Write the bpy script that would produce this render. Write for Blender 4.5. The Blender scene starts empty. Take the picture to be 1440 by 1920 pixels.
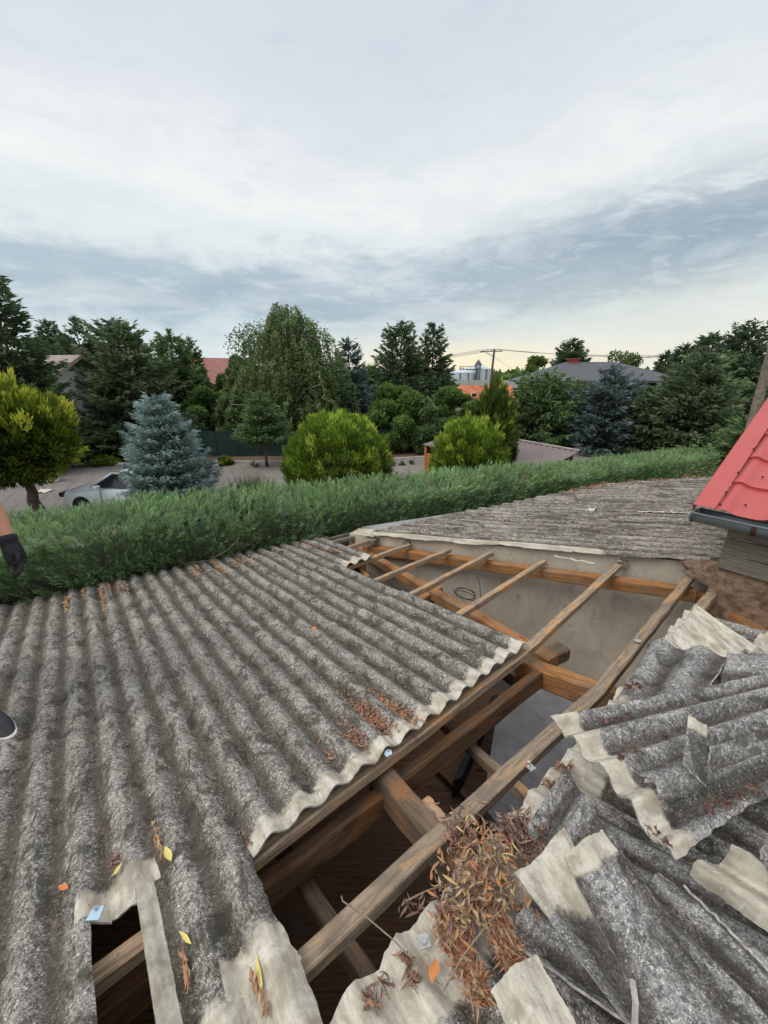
import bpy, math, random
import numpy as np
from mathutils import Vector
# ---------------------------------------------------------------- camera, sky, sun, exposure
sc = bpy.context.scene
F_PX, HOR, CH = 721.0, 705.0, 4.3
PITCH = math.atan((960 - HOR) / F_PX)
cd = bpy.data.cameras.new('camera'); cam = bpy.data.objects.new('camera', cd)
sc.collection.objects.link(cam); sc.camera = cam
cd.sensor_fit = 'VERTICAL'; cd.sensor_height = 36; cd.sensor_width = 27; cd.lens = F_PX / 1920 * 36
cd.clip_start = .05; cd.clip_end = 3000
cam.location = (0, 0, CH); cam.rotation_euler = (math.pi / 2 - PITCH, 0, 0)
sc.view_settings.view_transform = 'Standard'; sc.view_settings.look = 'None'
sc.view_settings.exposure = 0.28; sc.view_settings.gamma = 1
SUN_EL, SUN_AZ = math.radians(52), math.radians(-118)      # azimuth from +Y towards +X

W = bpy.data.worlds.new("World"); sc.world = W; W.use_nodes = True
nt = W.node_tree; nt.nodes.clear()
class NB:
    """small node builder"""
    def __init__(s, nt): s.nt = nt
    def n(s, t, **k):
        nd = s.nt.nodes.new(t)
        for a, b in k.items(): setattr(nd, a, b)
        return nd
    def link(s, a, b): s.nt.links.new(a, b)
    def put(s, sock, v):
        if isinstance(v, bpy.types.NodeSocket): s.link(v, sock)
        elif v is not None: sock.default_value = v
    def math(s, op, a, b=None, c=None, clamp=False):
        nd = s.n('ShaderNodeMath', operation=op); nd.use_clamp = clamp
        s.put(nd.inputs[0], a); s.put(nd.inputs[1], b)
        if c is not None: s.put(nd.inputs[2], c)
        return nd.outputs[0]
    def mix(s, f, a, b, mode='MIX'):
        nd = s.n('ShaderNodeMix', data_type='RGBA', blend_type=mode)
        s.put(nd.inputs[0], f); s.put(nd.inputs[6], c4(a)); s.put(nd.inputs[7], c4(b))
        return nd.outputs[2]
    def noise(s, vec, scale, detail=4, rough=.55, dist=0.0):
        nd = s.n('ShaderNodeTexNoise'); s.put(nd.inputs['Vector'], vec)
        nd.inputs['Scale'].default_value = scale; nd.inputs['Detail'].default_value = detail
        nd.inputs['Roughness'].default_value = rough; nd.inputs['Distortion'].default_value = dist
        return nd.outputs[0]
    def ramp(s, f, stops, interp='LINEAR'):
        nd = s.n('ShaderNodeValToRGB'); cr = nd.color_ramp; cr.interpolation = interp
        while len(cr.elements) < len(stops): cr.elements.new(.5)
        for e, (p, c) in zip(cr.elements, stops): e.position = p; e.color = c4(c)
        s.put(nd.inputs[0], f); return nd.outputs[0]
    def ss(s, x, a, b):
        nd = s.n('ShaderNodeMapRange', interpolation_type='SMOOTHSTEP')
        s.put(nd.inputs[0], x); nd.inputs[1].default_value = a; nd.inputs[2].default_value = b
        return nd.outputs[0]
    def mapping(s, vec, scale=(1, 1, 1), loc=(0, 0, 0), rot=(0, 0, 0)):
        nd = s.n('ShaderNodeMapping'); s.put(nd.inputs[0], vec)
        nd.inputs['Location'].default_value = loc; nd.inputs['Rotation'].default_value = rot
        nd.inputs['Scale'].default_value = scale; return nd.outputs[0]
    def comb(s, x, y, z):
        nd = s.n('ShaderNodeCombineXYZ')
        for i, q in enumerate((x, y, z)): s.put(nd.inputs[i], q)
        return nd.outputs[0]
def c4(c):
    if isinstance(c, bpy.types.NodeSocket) or c is None: return c
    if isinstance(c, (int, float)): return (c, c, c, 1)
    return tuple(c) + ((1,) if len(c) == 3 else ())
def srgb(r, g, b):
    f = lambda c: (c / 255 / 12.92) if c / 255 <= .04045 else ((c / 255 + .055) / 1.055) ** 2.4
    return (f(r), f(g), f(b))

b = NB(nt)
tc = b.n('ShaderNodeTexCoord'); sep = b.n('ShaderNodeSeparateXYZ'); b.link(tc.outputs['Generated'], sep.inputs[0])
X, Y, Z = sep.outputs
zc = b.math('MAXIMUM', Z, 0.0)
az = b.math('ARCTAN2', X, Y)
px_ = b.math('DIVIDE', X, b.math('ADD', zc, .10)); py_ = b.math('DIVIDE', Y, b.math('ADD', zc, .10))
cl = b.comb(px_, py_, 0)                                   # flat cloud deck seen in perspective
el = b.math('ARCSINE', Z)
eld = b.math('MULTIPLY', el, 180 / math.pi)
n1 = b.noise(b.mapping(cl, (.42, .62, 1), (3.1, 1.7, 0), (0, 0, .35)), 1.0, 6, .55, .6)
n2 = b.noise(b.mapping(b.comb(az, b.math('MULTIPLY', el, 3.2), 0), (1, 1, 1), (1.2, 5.3, 0)), 3.2, 6, .58, .3)
n3 = b.noise(b.mapping(b.comb(az, b.math('MULTIPLY', el, 2.0), 0), (1, 1, 1), (7.2, 2.1, 0)), 9.0, 6, .6, .2)
warp = b.math('MULTIPLY', b.math('SUBTRACT', n2, .5), 11.0)
warp = b.math('ADD', warp, b.math('MULTIPLY', b.math('SUBTRACT', n3, .5), 7.5))
elw = b.math('ADD', b.math('ADD', eld, 1.2), warp)
# the dark shelf of cloud climbs towards the right
elw2 = b.math('SUBTRACT', elw, b.math('MULTIPLY', b.math('MAXIMUM', b.math('SUBTRACT', az, .15), 0), 7.0))
t = b.math('DIVIDE', elw2, 60.0, clamp=True)
base = b.ramp(t, [(0, srgb(214, 216, 208)), (3.5 / 60, srgb(205, 214, 214)), (6.5 / 60, srgb(190, 203, 208)), (9.5 / 60, srgb(150, 168, 180)),
                  (12.5 / 60, srgb(160, 175, 186)), (16 / 60, srgb(210, 216, 217)), (20 / 60, srgb(222, 225, 223)), (26 / 60, srgb(208, 212, 216)),
                  (34 / 60, srgb(200, 204, 212)), (42 / 60, (.66, .68, .72)), (1, (1.05, 1.07, 1.12))][:11])
lump = b.ss(n1, .36, .66)
base = b.mix(b.math('MULTIPLY', lump, .30), base, srgb(172, 188, 196))
lum2 = b.ss(b.noise(b.mapping(cl, (.5, .9, 1), (9.1, 4.7, 0), (0, 0, -.3)), 1.3, 5, .5, .4), .5, .72)
base = b.mix(b.math('MULTIPLY', lum2, .35), base, srgb(216, 218, 219))
# warm break in the cloud low over the horizon, right of centre
wx = b.math('DIVIDE', b.math('SUBTRACT', az, .20), .34); wy = b.math('DIVIDE', b.math('SUBTRACT', eld, 1.0), 3.4)
wg = b.math('POWER', 2.718, b.math('MULTIPLY', b.math('ADD', b.math('MULTIPLY', wx, wx), b.math('MULTIPLY', wy, wy)), -1.0))
base = b.mix(b.math('MULTIPLY', wg, b.math('ADD', .55, b.math('MULTIPLY', n3, .6)), clamp=True), base, srgb(238, 222, 184))
wx = b.math('DIVIDE', b.math('SUBTRACT', az, .75), .5); wy = b.math('DIVIDE', b.math('SUBTRACT', eld, 6.5), 5.0)
wg2 = b.math('POWER', 2.718, b.math('MULTIPLY', b.math('ADD', b.math('MULTIPLY', wx, wx), b.math('MULTIPLY', wy, wy)), -1.0))
base = b.mix(b.math('MULTIPLY', wg2, .5), base, srgb(216, 214, 198))
# darker bank right of centre, pale streaks through the shelf
n4 = b.noise(b.mapping(b.comb(az, b.math('MULTIPLY', el, 3.5), 0), (1, 1, 1), (3.3, 8.1, 0), (0, 0, .12)), 7.5, 7, .62, .5)
wx = b.math('DIVIDE', b.math('SUBTRACT', az, .60), .36); wy = b.math('DIVIDE', b.math('SUBTRACT', eld, 14.5), 4.2)
wg3 = b.math('POWER', 2.718, b.math('MULTIPLY', b.math('ADD', b.math('MULTIPLY', wx, wx), b.math('MULTIPLY', wy, wy)), -1.0))
base = b.mix(b.math('MULTIPLY', wg3, b.ss(n4, .30, .62)), base, srgb(134, 150, 164))
shelf = b.math('MULTIPLY', b.ss(eld, 4, 8), b.math('SUBTRACT', 1, b.ss(eld, 13, 19)))
base = b.mix(b.math('MULTIPLY', shelf, b.math('MULTIPLY', b.ss(n4, .50, .66), .40)), base, srgb(206, 216, 219))
base = b.mix(b.math('MULTIPLY', b.ss(b.math('SUBTRACT', 1, n4), .52, .68), .16), base, srgb(168, 184, 194))
sky = b.n('ShaderNodeTexSky', sky_type='NISHITA'); sky.sun_disc = False
sky.sun_elevation = SUN_EL; sky.sun_rotation = SUN_AZ; sky.air_density = 1.3; sky.dust_density = 2.5
skc = b.mix(1.0, sky.outputs[0], (.09, .09, .09), 'MULTIPLY')
final = b.mix(.05, base, skc)
bg = b.n('ShaderNodeBackground'); b.link(final, bg.inputs[0]); bg.inputs[1].default_value = 1.07
wo = b.n('ShaderNodeOutputWorld'); b.link(bg.outputs[0], wo.inputs[0])

sd = bpy.data.lights.new('sun', 'SUN'); sd.energy = 1.35; sd.angle = math.radians(38); sd.color = (1, .96, .9)
so = bpy.data.objects.new('sun', sd); sc.collection.objects.link(so)
sv = Vector((math.sin(SUN_AZ) * math.cos(SUN_EL), math.cos(SUN_AZ) * math.cos(SUN_EL), math.sin(SUN_EL)))
so.rotation_euler = (-sv).to_track_quat('-Z', 'Y').to_euler()

# ---------------------------------------------------------------- helpers
COL = sc.collection
rng = np.random.default_rng(7)
CAM = np.array([0, 0, CH])
def nrm(a): a = np.asarray(a, float); return a / np.linalg.norm(a, axis=-1, keepdims=True)
def ray(x, y):
    a = x - 720.; c = -(y - 960.)
    return nrm([a, F_PX * math.cos(PITCH) + c * math.sin(PITCH), -F_PX * math.sin(PITCH) + c * math.cos(PITCH)])
# near roof plane: V runs down the slope (along the corrugations), U along the battens, N up out of the roof
V = ray(125, 840); U = nrm([V[1], -V[0], 0]); N = np.cross(U, V); N = N if N[2] > 0 else -N
HR = 1.5
def RP(u, v, w=0.): return CAM + np.multiply.outer(np.asarray(u, float), U) + np.multiply.outer(np.asarray(v, float), V) + np.multiply.outer(np.asarray(w, float) - HR, N)
def on_roof(x, y, w=0.):
    r = ray(x, y); return CAM + r * (-(HR - w) / (r @ N))
def on_z(x, y, z):
    r = ray(x, y); return CAM + r * ((z - CH) / r[2])
def at_y(x, y, d):
    r = ray(x, y); return CAM + r * (d / r[1])

def tag(o, label=None, cat=None, group=None, kind=None):
    if label: o['label'] = label
    if cat: o['category'] = cat
    if group: o['group'] = group
    if kind: o['kind'] = kind
    return o
def empty(name, loc, label=None, cat=None, group=None, rz=0):
    o = bpy.data.objects.new(name, None); COL.objects.link(o); o.location = loc; o.rotation_euler = (0, 0, rz)
    o.empty_display_size = .1
    return tag(o, label, cat, group)
def mesh(name, verts, faces, mat, parent=None, smooth=True, uv=None, attrs=None, fattrs=None, world=True):
    """verts in world coordinates; parented under an unrotated Empty its location is subtracted"""
    verts = np.asarray(verts, float).reshape(-1, 3)
    me = bpy.data.meshes.new(name)
    if isinstance(faces, np.ndarray):
        k = faces.shape[1]; me.vertices.add(len(verts)); me.loops.add(faces.size); me.polygons.add(len(faces))
        vv = verts
        me.loops.foreach_set('vertex_index', faces.astype(np.int32).ravel())
        me.polygons.foreach_set('loop_start', np.arange(0, faces.size, k, dtype=np.int32))
        me.polygons.foreach_set('loop_total', np.full(len(faces), k, dtype=np.int32))
        me.vertices.foreach_set('co', vv.ravel())
    else:
        me.from_pydata(verts.tolist(), [], faces)
    me.update(calc_edges=True)
    if smooth: me.polygons.foreach_set('use_smooth', np.ones(len(me.polygons), bool))
    if uv is not None:
        l = me.uv_layers.new(name='UVMap'); li = np.empty(len(me.loops), np.int32); me.loops.foreach_get('vertex_index', li)
        uv = np.asarray(uv, float)
        l.data.foreach_set('uv', (uv[li] if len(uv) == len(verts) else uv).ravel())
    for k_, a in (attrs or {}).items():
        at = me.attributes.new(k_, 'FLOAT', 'POINT'); at.data.foreach_set('value', np.asarray(a, np.float32).ravel())
    for k_, a in (fattrs or {}).items():
        at = me.attributes.new(k_, 'FLOAT', 'FACE'); at.data.foreach_set('value', np.asarray(a, np.float32).ravel())
    me.materials.append(mat)
    o = bpy.data.objects.new(name, me); COL.objects.link(o)
    if parent is not None:
        if world:
            off = Vector((0, 0, 0)); p = parent
            while p is not None: off += p.location; p = p.parent
            me.transform(__import__('mathutils').Matrix.Translation(-off))
        o.parent = parent
    else:
        if world:                                              # top-level mesh: origin at its base
            lo = verts.min(0); hi = verts.max(0); c = Vector(((lo[0] + hi[0]) / 2, (lo[1] + hi[1]) / 2, lo[2]))
            me.transform(__import__('mathutils').Matrix.Translation(-c)); o.location = c
    return o
class MB:
    """collects simple solids into one mesh"""
    def __init__(s): s.v = []; s.f = []; s.uv = []
    def add(s, v, f, uv=None):
        k = len(s.v); s.v += [tuple(map(float, q)) for q in v]; s.f += [tuple(i + k for i in q) for q in f]
        s.uv += list(uv) if uv is not None else [(float(q[0]), float(q[2])) for q in v]
        return s
    def box(s, c, ax, ay, az_):
        """centre, three half-axis vectors"""
        c = np.array(c, float); ax, ay, az_ = map(lambda q: np.array(q, float), (ax, ay, az_))
        v = [c + i * ax + j * ay + k * az_ for i in (-1, 1) for j in (-1, 1) for k in (-1, 1)]
        L = 2 * np.linalg.norm(ax); w = 2 * np.linalg.norm(ay); h = 2 * np.linalg.norm(az_)
        uv = [(L * (i > 0), w * (j > 0) + 1.3 * h * (k > 0)) for i in (-1, 1) for j in (-1, 1) for k in (-1, 1)]
        return s.add(v, [(0, 1, 3, 2), (4, 6, 7, 5), (0, 4, 5, 1), (2, 3, 7, 6), (0, 2, 6, 4), (1, 5, 7, 3)], uv)
    def tube(s, pts, rad, n=8, cap=True):
        pts = np.array(pts, float); m = len(pts); rad = np.broadcast_to(rad, (m,)); d = nrm(np.gradient(pts, axis=0))
        up = np.array([0, 0, 1.]) if abs(d[0][2]) < .9 else np.array([1., 0, 0]); vs = []; uv = []; acc = 0
        for i in range(m):
            a = nrm(np.cross(d[i], up)); c = np.cross(a, d[i])
            if i: acc += np.linalg.norm(pts[i] - pts[i - 1])
            for k in range(n):
                t_ = 2 * math.pi * k / n; vs.append(pts[i] + rad[i] * (math.cos(t_) * a + math.sin(t_) * c)); uv.append((acc, k / n * 6.28 * rad[i]))
        fs = [(i * n + k, i * n + (k + 1) % n, (i + 1) * n + (k + 1) % n, (i + 1) * n + k) for i in range(m - 1) for k in range(n)]
        if cap: fs += [tuple(range(n))[::-1], tuple((m - 1) * n + k for k in range(n))]
        return s.add(vs, fs, uv)
    def build(s, name, mat, parent=None, smooth=False, bevel=0):
        o = mesh(name, s.v, s.f, mat, parent, smooth, uv=np.array(s.uv))
        if bevel:
            m = o.modifiers.new('bevel', 'BEVEL'); m.width = bevel; m.segments = 2; m.limit_method = 'ANGLE'
        return o

# ---------------------------------------------------------------- materials
def mat(name, fn, rough=.8, **k):
    m = bpy.data.materials.new(name); m.use_nodes = True; t_ = m.node_tree; bs = t_.nodes['Principled BSDF']
    bs.inputs['Roughness'].default_value = rough; bs.inputs['Specular IOR Level'].default_value = k.get('spec', .3)
    bs.inputs['Metallic'].default_value = k.get('metal', 0)
    nb = NB(t_); nb.bs = bs
    r = fn(nb) if callable(fn) else c4(fn)
    nb.put(bs.inputs['Base Color'], r)
    return m
def bump(nb, h, strength=.5, dist=.01):
    nd = nb.n('ShaderNodeBump'); nd.inputs['Strength'].default_value = strength; nd.inputs['Distance'].default_value = dist
    nb.put(nd.inputs['Height'], h); nb.link(nd.outputs[0], nb.bs.inputs['Normal'])
def attr(nb, name): return nb.n('ShaderNodeAttribute', attribute_name=name).outputs['Fac']
def objvec(nb, sc_=1.0, which='Object'):
    return nb.n('ShaderNodeTexCoord').outputs[which]
def rndoff(nb, vec):
    r = nb.n('ShaderNodeObjectInfo').outputs['Random']
    nd = nb.n('ShaderNodeVectorMath', operation='ADD'); nb.link(vec, nd.inputs[0])
    nb.link(nb.comb(nb.math('MULTIPLY', r, 37.0), nb.math('MULTIPLY', r, 91.0), 0), nd.inputs[1]); return nd.outputs[0]
def plain(name, col, rough=.7, var=.25, scale=6, bumpy=0, spec=.3, metal=0):
    def f(nb):
        v = rndoff(nb, objvec(nb)); n_ = nb.noise(v, scale, 6, .6)
        if bumpy: bump(nb, nb.noise(v, scale * 5, 5, .6), bumpy, .01)
        return nb.mix(nb.ss(n_, .3, .7), tuple(q * (1 - var) for q in col), tuple(min(1, q * (1 + var)) for q in col))
    return mat(name, f, rough, spec=spec, metal=metal)

def f_eternit(dark, light, valley, gain=1.0, sp=1.0, stretch=1.0, fl=1.0):
    def f(nb):
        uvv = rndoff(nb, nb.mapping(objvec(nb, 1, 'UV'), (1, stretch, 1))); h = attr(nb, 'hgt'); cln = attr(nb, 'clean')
        fine = nb.noise(uvv, 165 * sp, 5, .72, .25); coarse = nb.noise(uvv, 72 * sp, 4, .62, .4)
        streak = nb.noise(nb.mapping(uvv, (1.6, .75, 1), (0, 0, 0), (0, 0, .9)), 50 * sp, 5, .66, .7)
        big = nb.noise(uvv, 4.5, 5, .6); mid = nb.noise(nb.mapping(uvv, (1, .35, 1)), 14, 4, .6); pat = nb.noise(nb.mapping(uvv, (1, .5, 1)), 13, 6, .7, 1.0)
        # lichen: more on the crests
        k = nb.math('ADD', nb.math('MULTIPLY', fine, .34), nb.math('MULTIPLY', streak, .28)); k = nb.math('ADD', k, nb.math('MULTIPLY', coarse, .38))
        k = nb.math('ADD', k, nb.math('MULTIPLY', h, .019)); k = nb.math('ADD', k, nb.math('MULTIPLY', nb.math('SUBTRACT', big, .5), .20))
        k = nb.math('ADD', k, nb.math('MULTIPLY', nb.math('SUBTRACT', mid, .5), .14))
        lich = nb.ss(k, .39, .62); spk = nb.ss(nb.noise(uvv, 300 * sp, 3, .6), .52, .66)
        mid_c = tuple((p_ + q_) * .40 for p_, q_ in zip(dark, light))
        c = nb.mix(lich, dark, nb.mix(nb.math('MULTIPLY', lich, .95), mid_c, light))
        c = nb.mix(nb.math('MULTIPLY', spk, .55), c, tuple(min(.8, q_ * 1.15) for q_ in light))
        c = nb.mix(nb.math('MULTIPLY', nb.ss(nb.noise(uvv, 230 * sp, 3, .6), .54, .68), .6), c, tuple(q_ * .45 for q_ in dark))
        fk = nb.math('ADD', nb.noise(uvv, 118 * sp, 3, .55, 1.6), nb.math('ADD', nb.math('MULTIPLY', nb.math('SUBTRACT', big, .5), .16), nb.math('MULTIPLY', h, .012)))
        c = nb.mix(nb.math('MULTIPLY', nb.ss(fk, .575, .635), .8 * fl), c, (.64, .62, .57))
        c = nb.mix(nb.math('MULTIPLY', nb.ss(nb.noise(uvv, 95 * sp, 4, .6, 1.2), .55, .64), .75), c, tuple(q_ * .5 for q_ in dark))
        # moss and soot blotches, pale lichen fields
        c = nb.mix(nb.math('MULTIPLY', nb.ss(pat, .49, .62), .78), c, (dark[0] * .62, dark[1] * .64, dark[2] * .55))
        c = nb.mix(nb.math('MULTIPLY', nb.ss(nb.math('SUBTRACT', 1, pat), .56, .68), .35), c, tuple(min(.8, q_ * 1.1) for q_ in light))
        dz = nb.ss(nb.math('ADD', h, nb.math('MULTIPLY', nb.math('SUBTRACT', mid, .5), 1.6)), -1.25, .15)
        c = nb.mix(1.0, c, nb.mix(dz, (.60, .56, .50), (1.03, 1.03, 1.03)), 'MULTIPLY')  # valley dirt plus narrow valley shading, both put into the colour
        spots = nb.n('ShaderNodeTexVoronoi'); nb.link(uvv, spots.inputs[0]); spots.inputs['Scale'].default_value = 26
        spots.inputs['Randomness'].default_value = 1
        sm = nb.math('MULTIPLY', nb.math('SUBTRACT', 1, nb.ss(spots.outputs['Distance'], .1, .24)), nb.ss(big, .5, .66))
        c = nb.mix(nb.math('MULTIPLY', sm, .5), c, tuple(min(.8, q * 1.35) for q in light))
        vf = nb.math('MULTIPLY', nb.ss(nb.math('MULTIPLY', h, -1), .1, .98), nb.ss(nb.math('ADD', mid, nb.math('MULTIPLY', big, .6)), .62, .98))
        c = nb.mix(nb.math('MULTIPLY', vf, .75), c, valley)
        # clean cement where another sheet used to lap over
        ed = nb.math('ADD', cln, nb.math('MULTIPLY', nb.math('SUBTRACT', nb.noise(uvv, 16, 5, .6, .5), .5), .55))
        ed = nb.math('ADD', ed, nb.math('MULTIPLY', h, .05))
        cf = nb.ss(ed, .42, .56)
        st = nb.noise(nb.mapping(uvv, (1, .25, 1)), 40, 4, .6); bl = nb.noise(uvv, 9, 5, .6, .8)
        cc = nb.mix(nb.ss(nb.math('ADD', nb.math('MULTIPLY', st, .5), nb.math('MULTIPLY', bl, .5)), .36, .64), (.30, .265, .205), (.60, .56, .47))
        cc = nb.mix(nb.math('MULTIPLY', nb.ss(bl, .56, .68), .45), cc, (.22, .20, .17))
        cc = nb.mix(nb.math('MULTIPLY', nb.ss(nb.noise(uvv, 130, 5, .75), .56, .68), .6), cc, (.17, .15, .12))
        cc = nb.mix(nb.math('MULTIPLY', nb.ss(nb.noise(uvv, 24, 5, .7, 1.2), .60, .64), .5), cc, (.66, .63, .55))
        c = nb.mix(cf, c, cc)
        if gain != 1: c = nb.mix(1.0, c, (gain,) * 3, 'MULTIPLY')
        bump(nb, nb.math('ADD', nb.math('MULTIPLY', k, nb.math('SUBTRACT', 1, cf)), nb.math('MULTIPLY', bl, .4)), .7, .009)
        return c
    return f
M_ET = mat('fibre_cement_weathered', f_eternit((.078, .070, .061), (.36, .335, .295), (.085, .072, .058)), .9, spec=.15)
M_CUT = plain('fibre_cement_break', (.36, .34, .30), .9, .4, 40)
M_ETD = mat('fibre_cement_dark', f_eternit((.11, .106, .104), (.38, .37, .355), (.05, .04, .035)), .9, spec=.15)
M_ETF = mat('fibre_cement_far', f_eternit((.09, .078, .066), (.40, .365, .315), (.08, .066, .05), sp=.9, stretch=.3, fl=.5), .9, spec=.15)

def f_wood(c1, c2, c3, grey=.5):
    def f(nb):
        uvv = rndoff(nb, objvec(nb, 1, 'UV'))
        g = nb.noise(nb.mapping(uvv, (1.5, 26, 1)), 2.6, 6, .65, .6)
        g2 = nb.noise(nb.mapping(uvv, (2.5, 7, 1)), 1.3, 5, .6, .3); sp = nb.noise(uvv, 60, 4, .6)
        c = nb.mix(nb.ss(g, .34, .66), c1, c2)
        c = nb.mix(nb.math('MULTIPLY', nb.ss(g2, .5 - .2 * (grey - .5), .62), .85), c, c3)
        c = nb.mix(nb.math('MULTIPLY', nb.ss(sp, .58, .7), .5), c, (.06, .05, .04))
        kv = nb.n('ShaderNodeTexVoronoi'); nb.link(nb.mapping(uvv, (2.6, 7.5, 1)), kv.inputs[0]); kv.inputs['Scale'].default_value = 1.0
        c = nb.mix(nb.math('MULTIPLY', nb.math('SUBTRACT', 1, nb.ss(kv.outputs['Distance'], .05, .16)), .7), c, tuple(q_ * .3 for q_ in c1))
        c = nb.mix(nb.math('MULTIPLY', nb.ss(nb.noise(nb.mapping(uvv, (1, 60, 1)), 3.5, 4, .7), .58, .66), .6), c, tuple(q_ * .35 for q_ in c1))
        c = nb.mix(nb.math('MULTIPLY', nb.ss(nb.noise(uvv, 6, 5, .65, .6), .52, .68), .5), c, (.13, .11, .09))
        bump(nb, nb.math('ADD', g, nb.math('MULTIPLY', sp, .5)), .45, .006)
        return c
    return f
M_BATTEN = mat('batten_wood', f_wood((.22, .145, .09), (.44, .33, .225), (.52, .29, .13)), .8)
M_BATTEN_NEAR = mat('batten_wood_grey', f_wood((.19, .14, .095), (.34, .265, .19), (.46, .27, .13), .4), .8)
M_RAFTER = mat('rafter_wood', f_wood((.23, .10, .035), (.44, .21, .075), (.26, .17, .10)), .75)
M_BEAMG = mat('beam_wood_grey', f_wood((.11, .075, .05), (.20, .145, .10), (.28, .13, .055)), .8)
M_PURLIN = mat('purlin_wood', f_wood((.085, .048, .026), (.18, .10, .05), (.22, .10, .04)), .8)  # wood tone darkened to carry the deep shade under the sheets
M_GREYWOOD = mat('board_grey', f_wood((.14, .12, .095), (.24, .215, .18), (.19, .16, .12)), .85)

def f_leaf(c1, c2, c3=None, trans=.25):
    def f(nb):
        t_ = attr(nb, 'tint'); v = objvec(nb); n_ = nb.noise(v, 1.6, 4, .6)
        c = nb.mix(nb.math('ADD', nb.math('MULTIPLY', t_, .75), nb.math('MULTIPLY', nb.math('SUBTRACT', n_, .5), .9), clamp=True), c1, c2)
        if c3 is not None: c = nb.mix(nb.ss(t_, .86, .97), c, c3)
        tr = nb.n('ShaderNodeBsdfTranslucent'); nb.link(c, tr.inputs[0])
        mx = nb.n('ShaderNodeMixShader'); mx.inputs[0].default_value = trans
        nb.link(nb.bs.outputs[0], mx.inputs[1]); nb.link(tr.outputs[0], mx.inputs[2])
        out = [q for q in nb.nt.nodes if q.type == 'OUTPUT_MATERIAL'][0]; nb.link(mx.outputs[0], out.inputs[0])
        return c
    return f
def leafmat(name, c1, c2, c3=None, trans=.25): return mat(name, f_leaf(c1, c2, c3, trans), .65, spec=.25)
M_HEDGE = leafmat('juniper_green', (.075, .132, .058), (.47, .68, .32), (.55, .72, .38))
M_SPRUCE = leafmat('spruce_dark', (.050, .082, .042), (.18, .26, .125))
M_SPRUCE2 = leafmat('spruce_mid', (.056, .102, .040), (.23, .35, .13))
M_SPRUCE3 = leafmat('spruce_olive', (.060, .094, .045), (.25, .33, .16))
M_BLUE = leafmat('spruce_blue', (.05, .09, .085), (.58, .74, .70))
M_BLUE2 = leafmat('spruce_blue_dark', (.055, .085, .082), (.26, .35, .33))
M_THUJA = leafmat('thuja_green', (.022, .050, .008), (.32, .48, .05), (.48, .60, .09))
M_GOLD = leafmat('thuja_gold', (.022, .050, .008), (.32, .40, .04), (.54, .56, .07))
M_GOLDD = leafmat('thuja_gold_dark', (.025, .045, .012), (.16, .22, .04), (.50, .50, .06))
M_BIRCH = leafmat('birch_leaf', (.055, .095, .03), (.28, .37, .14), (.34, .41, .18))
M_DECID = leafmat('broad_leaf', (.048, .095, .024), (.25, .38, .09))
M_DECID2 = leafmat('broad_leaf_light', (.06, .11, .02), (.22, .30, .07))
M_GRASS = leafmat('grass_blade', (.07, .11, .03), (.20, .26, .10))
M_BARK = plain('bark', (.10, .075, .055), .9, .4, 12, .8)
M_BARKL = plain('bark_pale', (.42, .40, .36), .9, .4, 12, .5)
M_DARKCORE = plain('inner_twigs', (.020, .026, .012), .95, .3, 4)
# ---------------------------------------------------------------- setting: ground, driveway, kerbs
def f_ground(nb):
    v = objvec(nb); n_ = nb.noise(v, .6, 6, .6); m_ = nb.noise(v, 9, 5, .6)
    bump(nb, m_, .5, .03)
    return nb.mix(nb.ss(n_, .35, .65), nb.mix(m_, (.05, .075, .025), (.12, .15, .05)), nb.mix(m_, (.10, .085, .05), (.17, .14, .09)))
M_GROUND = mat('grassy_soil', f_ground, .95, spec=.1)
def f_pave(nb):
    v = objvec(nb)
    br = nb.n('ShaderNodeTexBrick'); nb.link(nb.mapping(v, (1, 1, 1), (0, 0, 0), (0, 0, .35)), br.inputs[0])
    br.inputs['Scale'].default_value = 1.0; br.inputs['Brick Width'].default_value = .2; br.inputs['Row Height'].default_value = .1
    br.inputs['Mortar Size'].default_value = .012; br.inputs['Mortar Smooth'].default_value = .4
    br.inputs['Color1'].default_value = (.20, .18, .165, 1); br.inputs['Color2'].default_value = (.26, .24, .225, 1); br.inputs['Mortar'].default_value = (.09, .08, .07, 1)
    n_ = nb.noise(v, .5, 6, .6); n2_ = nb.noise(v, 30, 3, .6)
    # bands of red-brown setts laid across the drive
    wv = nb.n('ShaderNodeTexWave', wave_type='BANDS', bands_direction='X'); nb.link(nb.mapping(v, (1, 1, 1), (0, 0, 0), (0, 0, -.5)), wv.inputs[0])
    wv.inputs['Scale'].default_value = .55; wv.inputs['Distortion'].default_value = 0
    c = nb.mix(nb.math('MULTIPLY', nb.ss(wv.outputs[1], .86, .9), .4), br.outputs[0], (.16, .09, .07))
    c = nb.mix(nb.ss(n_, .3, .7), nb.mix(.25, c, (.1, .09, .08)), nb.mix(.25, c, (.34, .31, .28)))
    return nb.mix(nb.math('MULTIPLY', n2_, .2), c, (.3, .28, .25))
M_PAVE = mat('concrete_pavers', f_pave, .85, spec=.2)
M_KERB = plain('kerb_concrete', (.42, .40, .37), .85, .2, 5, .2)
M_MULCH = plain('mulch', (.15, .095, .065), .95, .45, 14, .9)
def sheet_poly(name, pts, z, m, div=1):
    o = mesh(name, [(p[0], p[1], z) for p in pts], [tuple(range(len(pts)))], m, None, False)
    return tag(o, kind='structure')
sheet_poly('ground', [(-900, -200), (900, -200), (900, 1500), (-900, 1500)], 0, M_GROUND)
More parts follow.
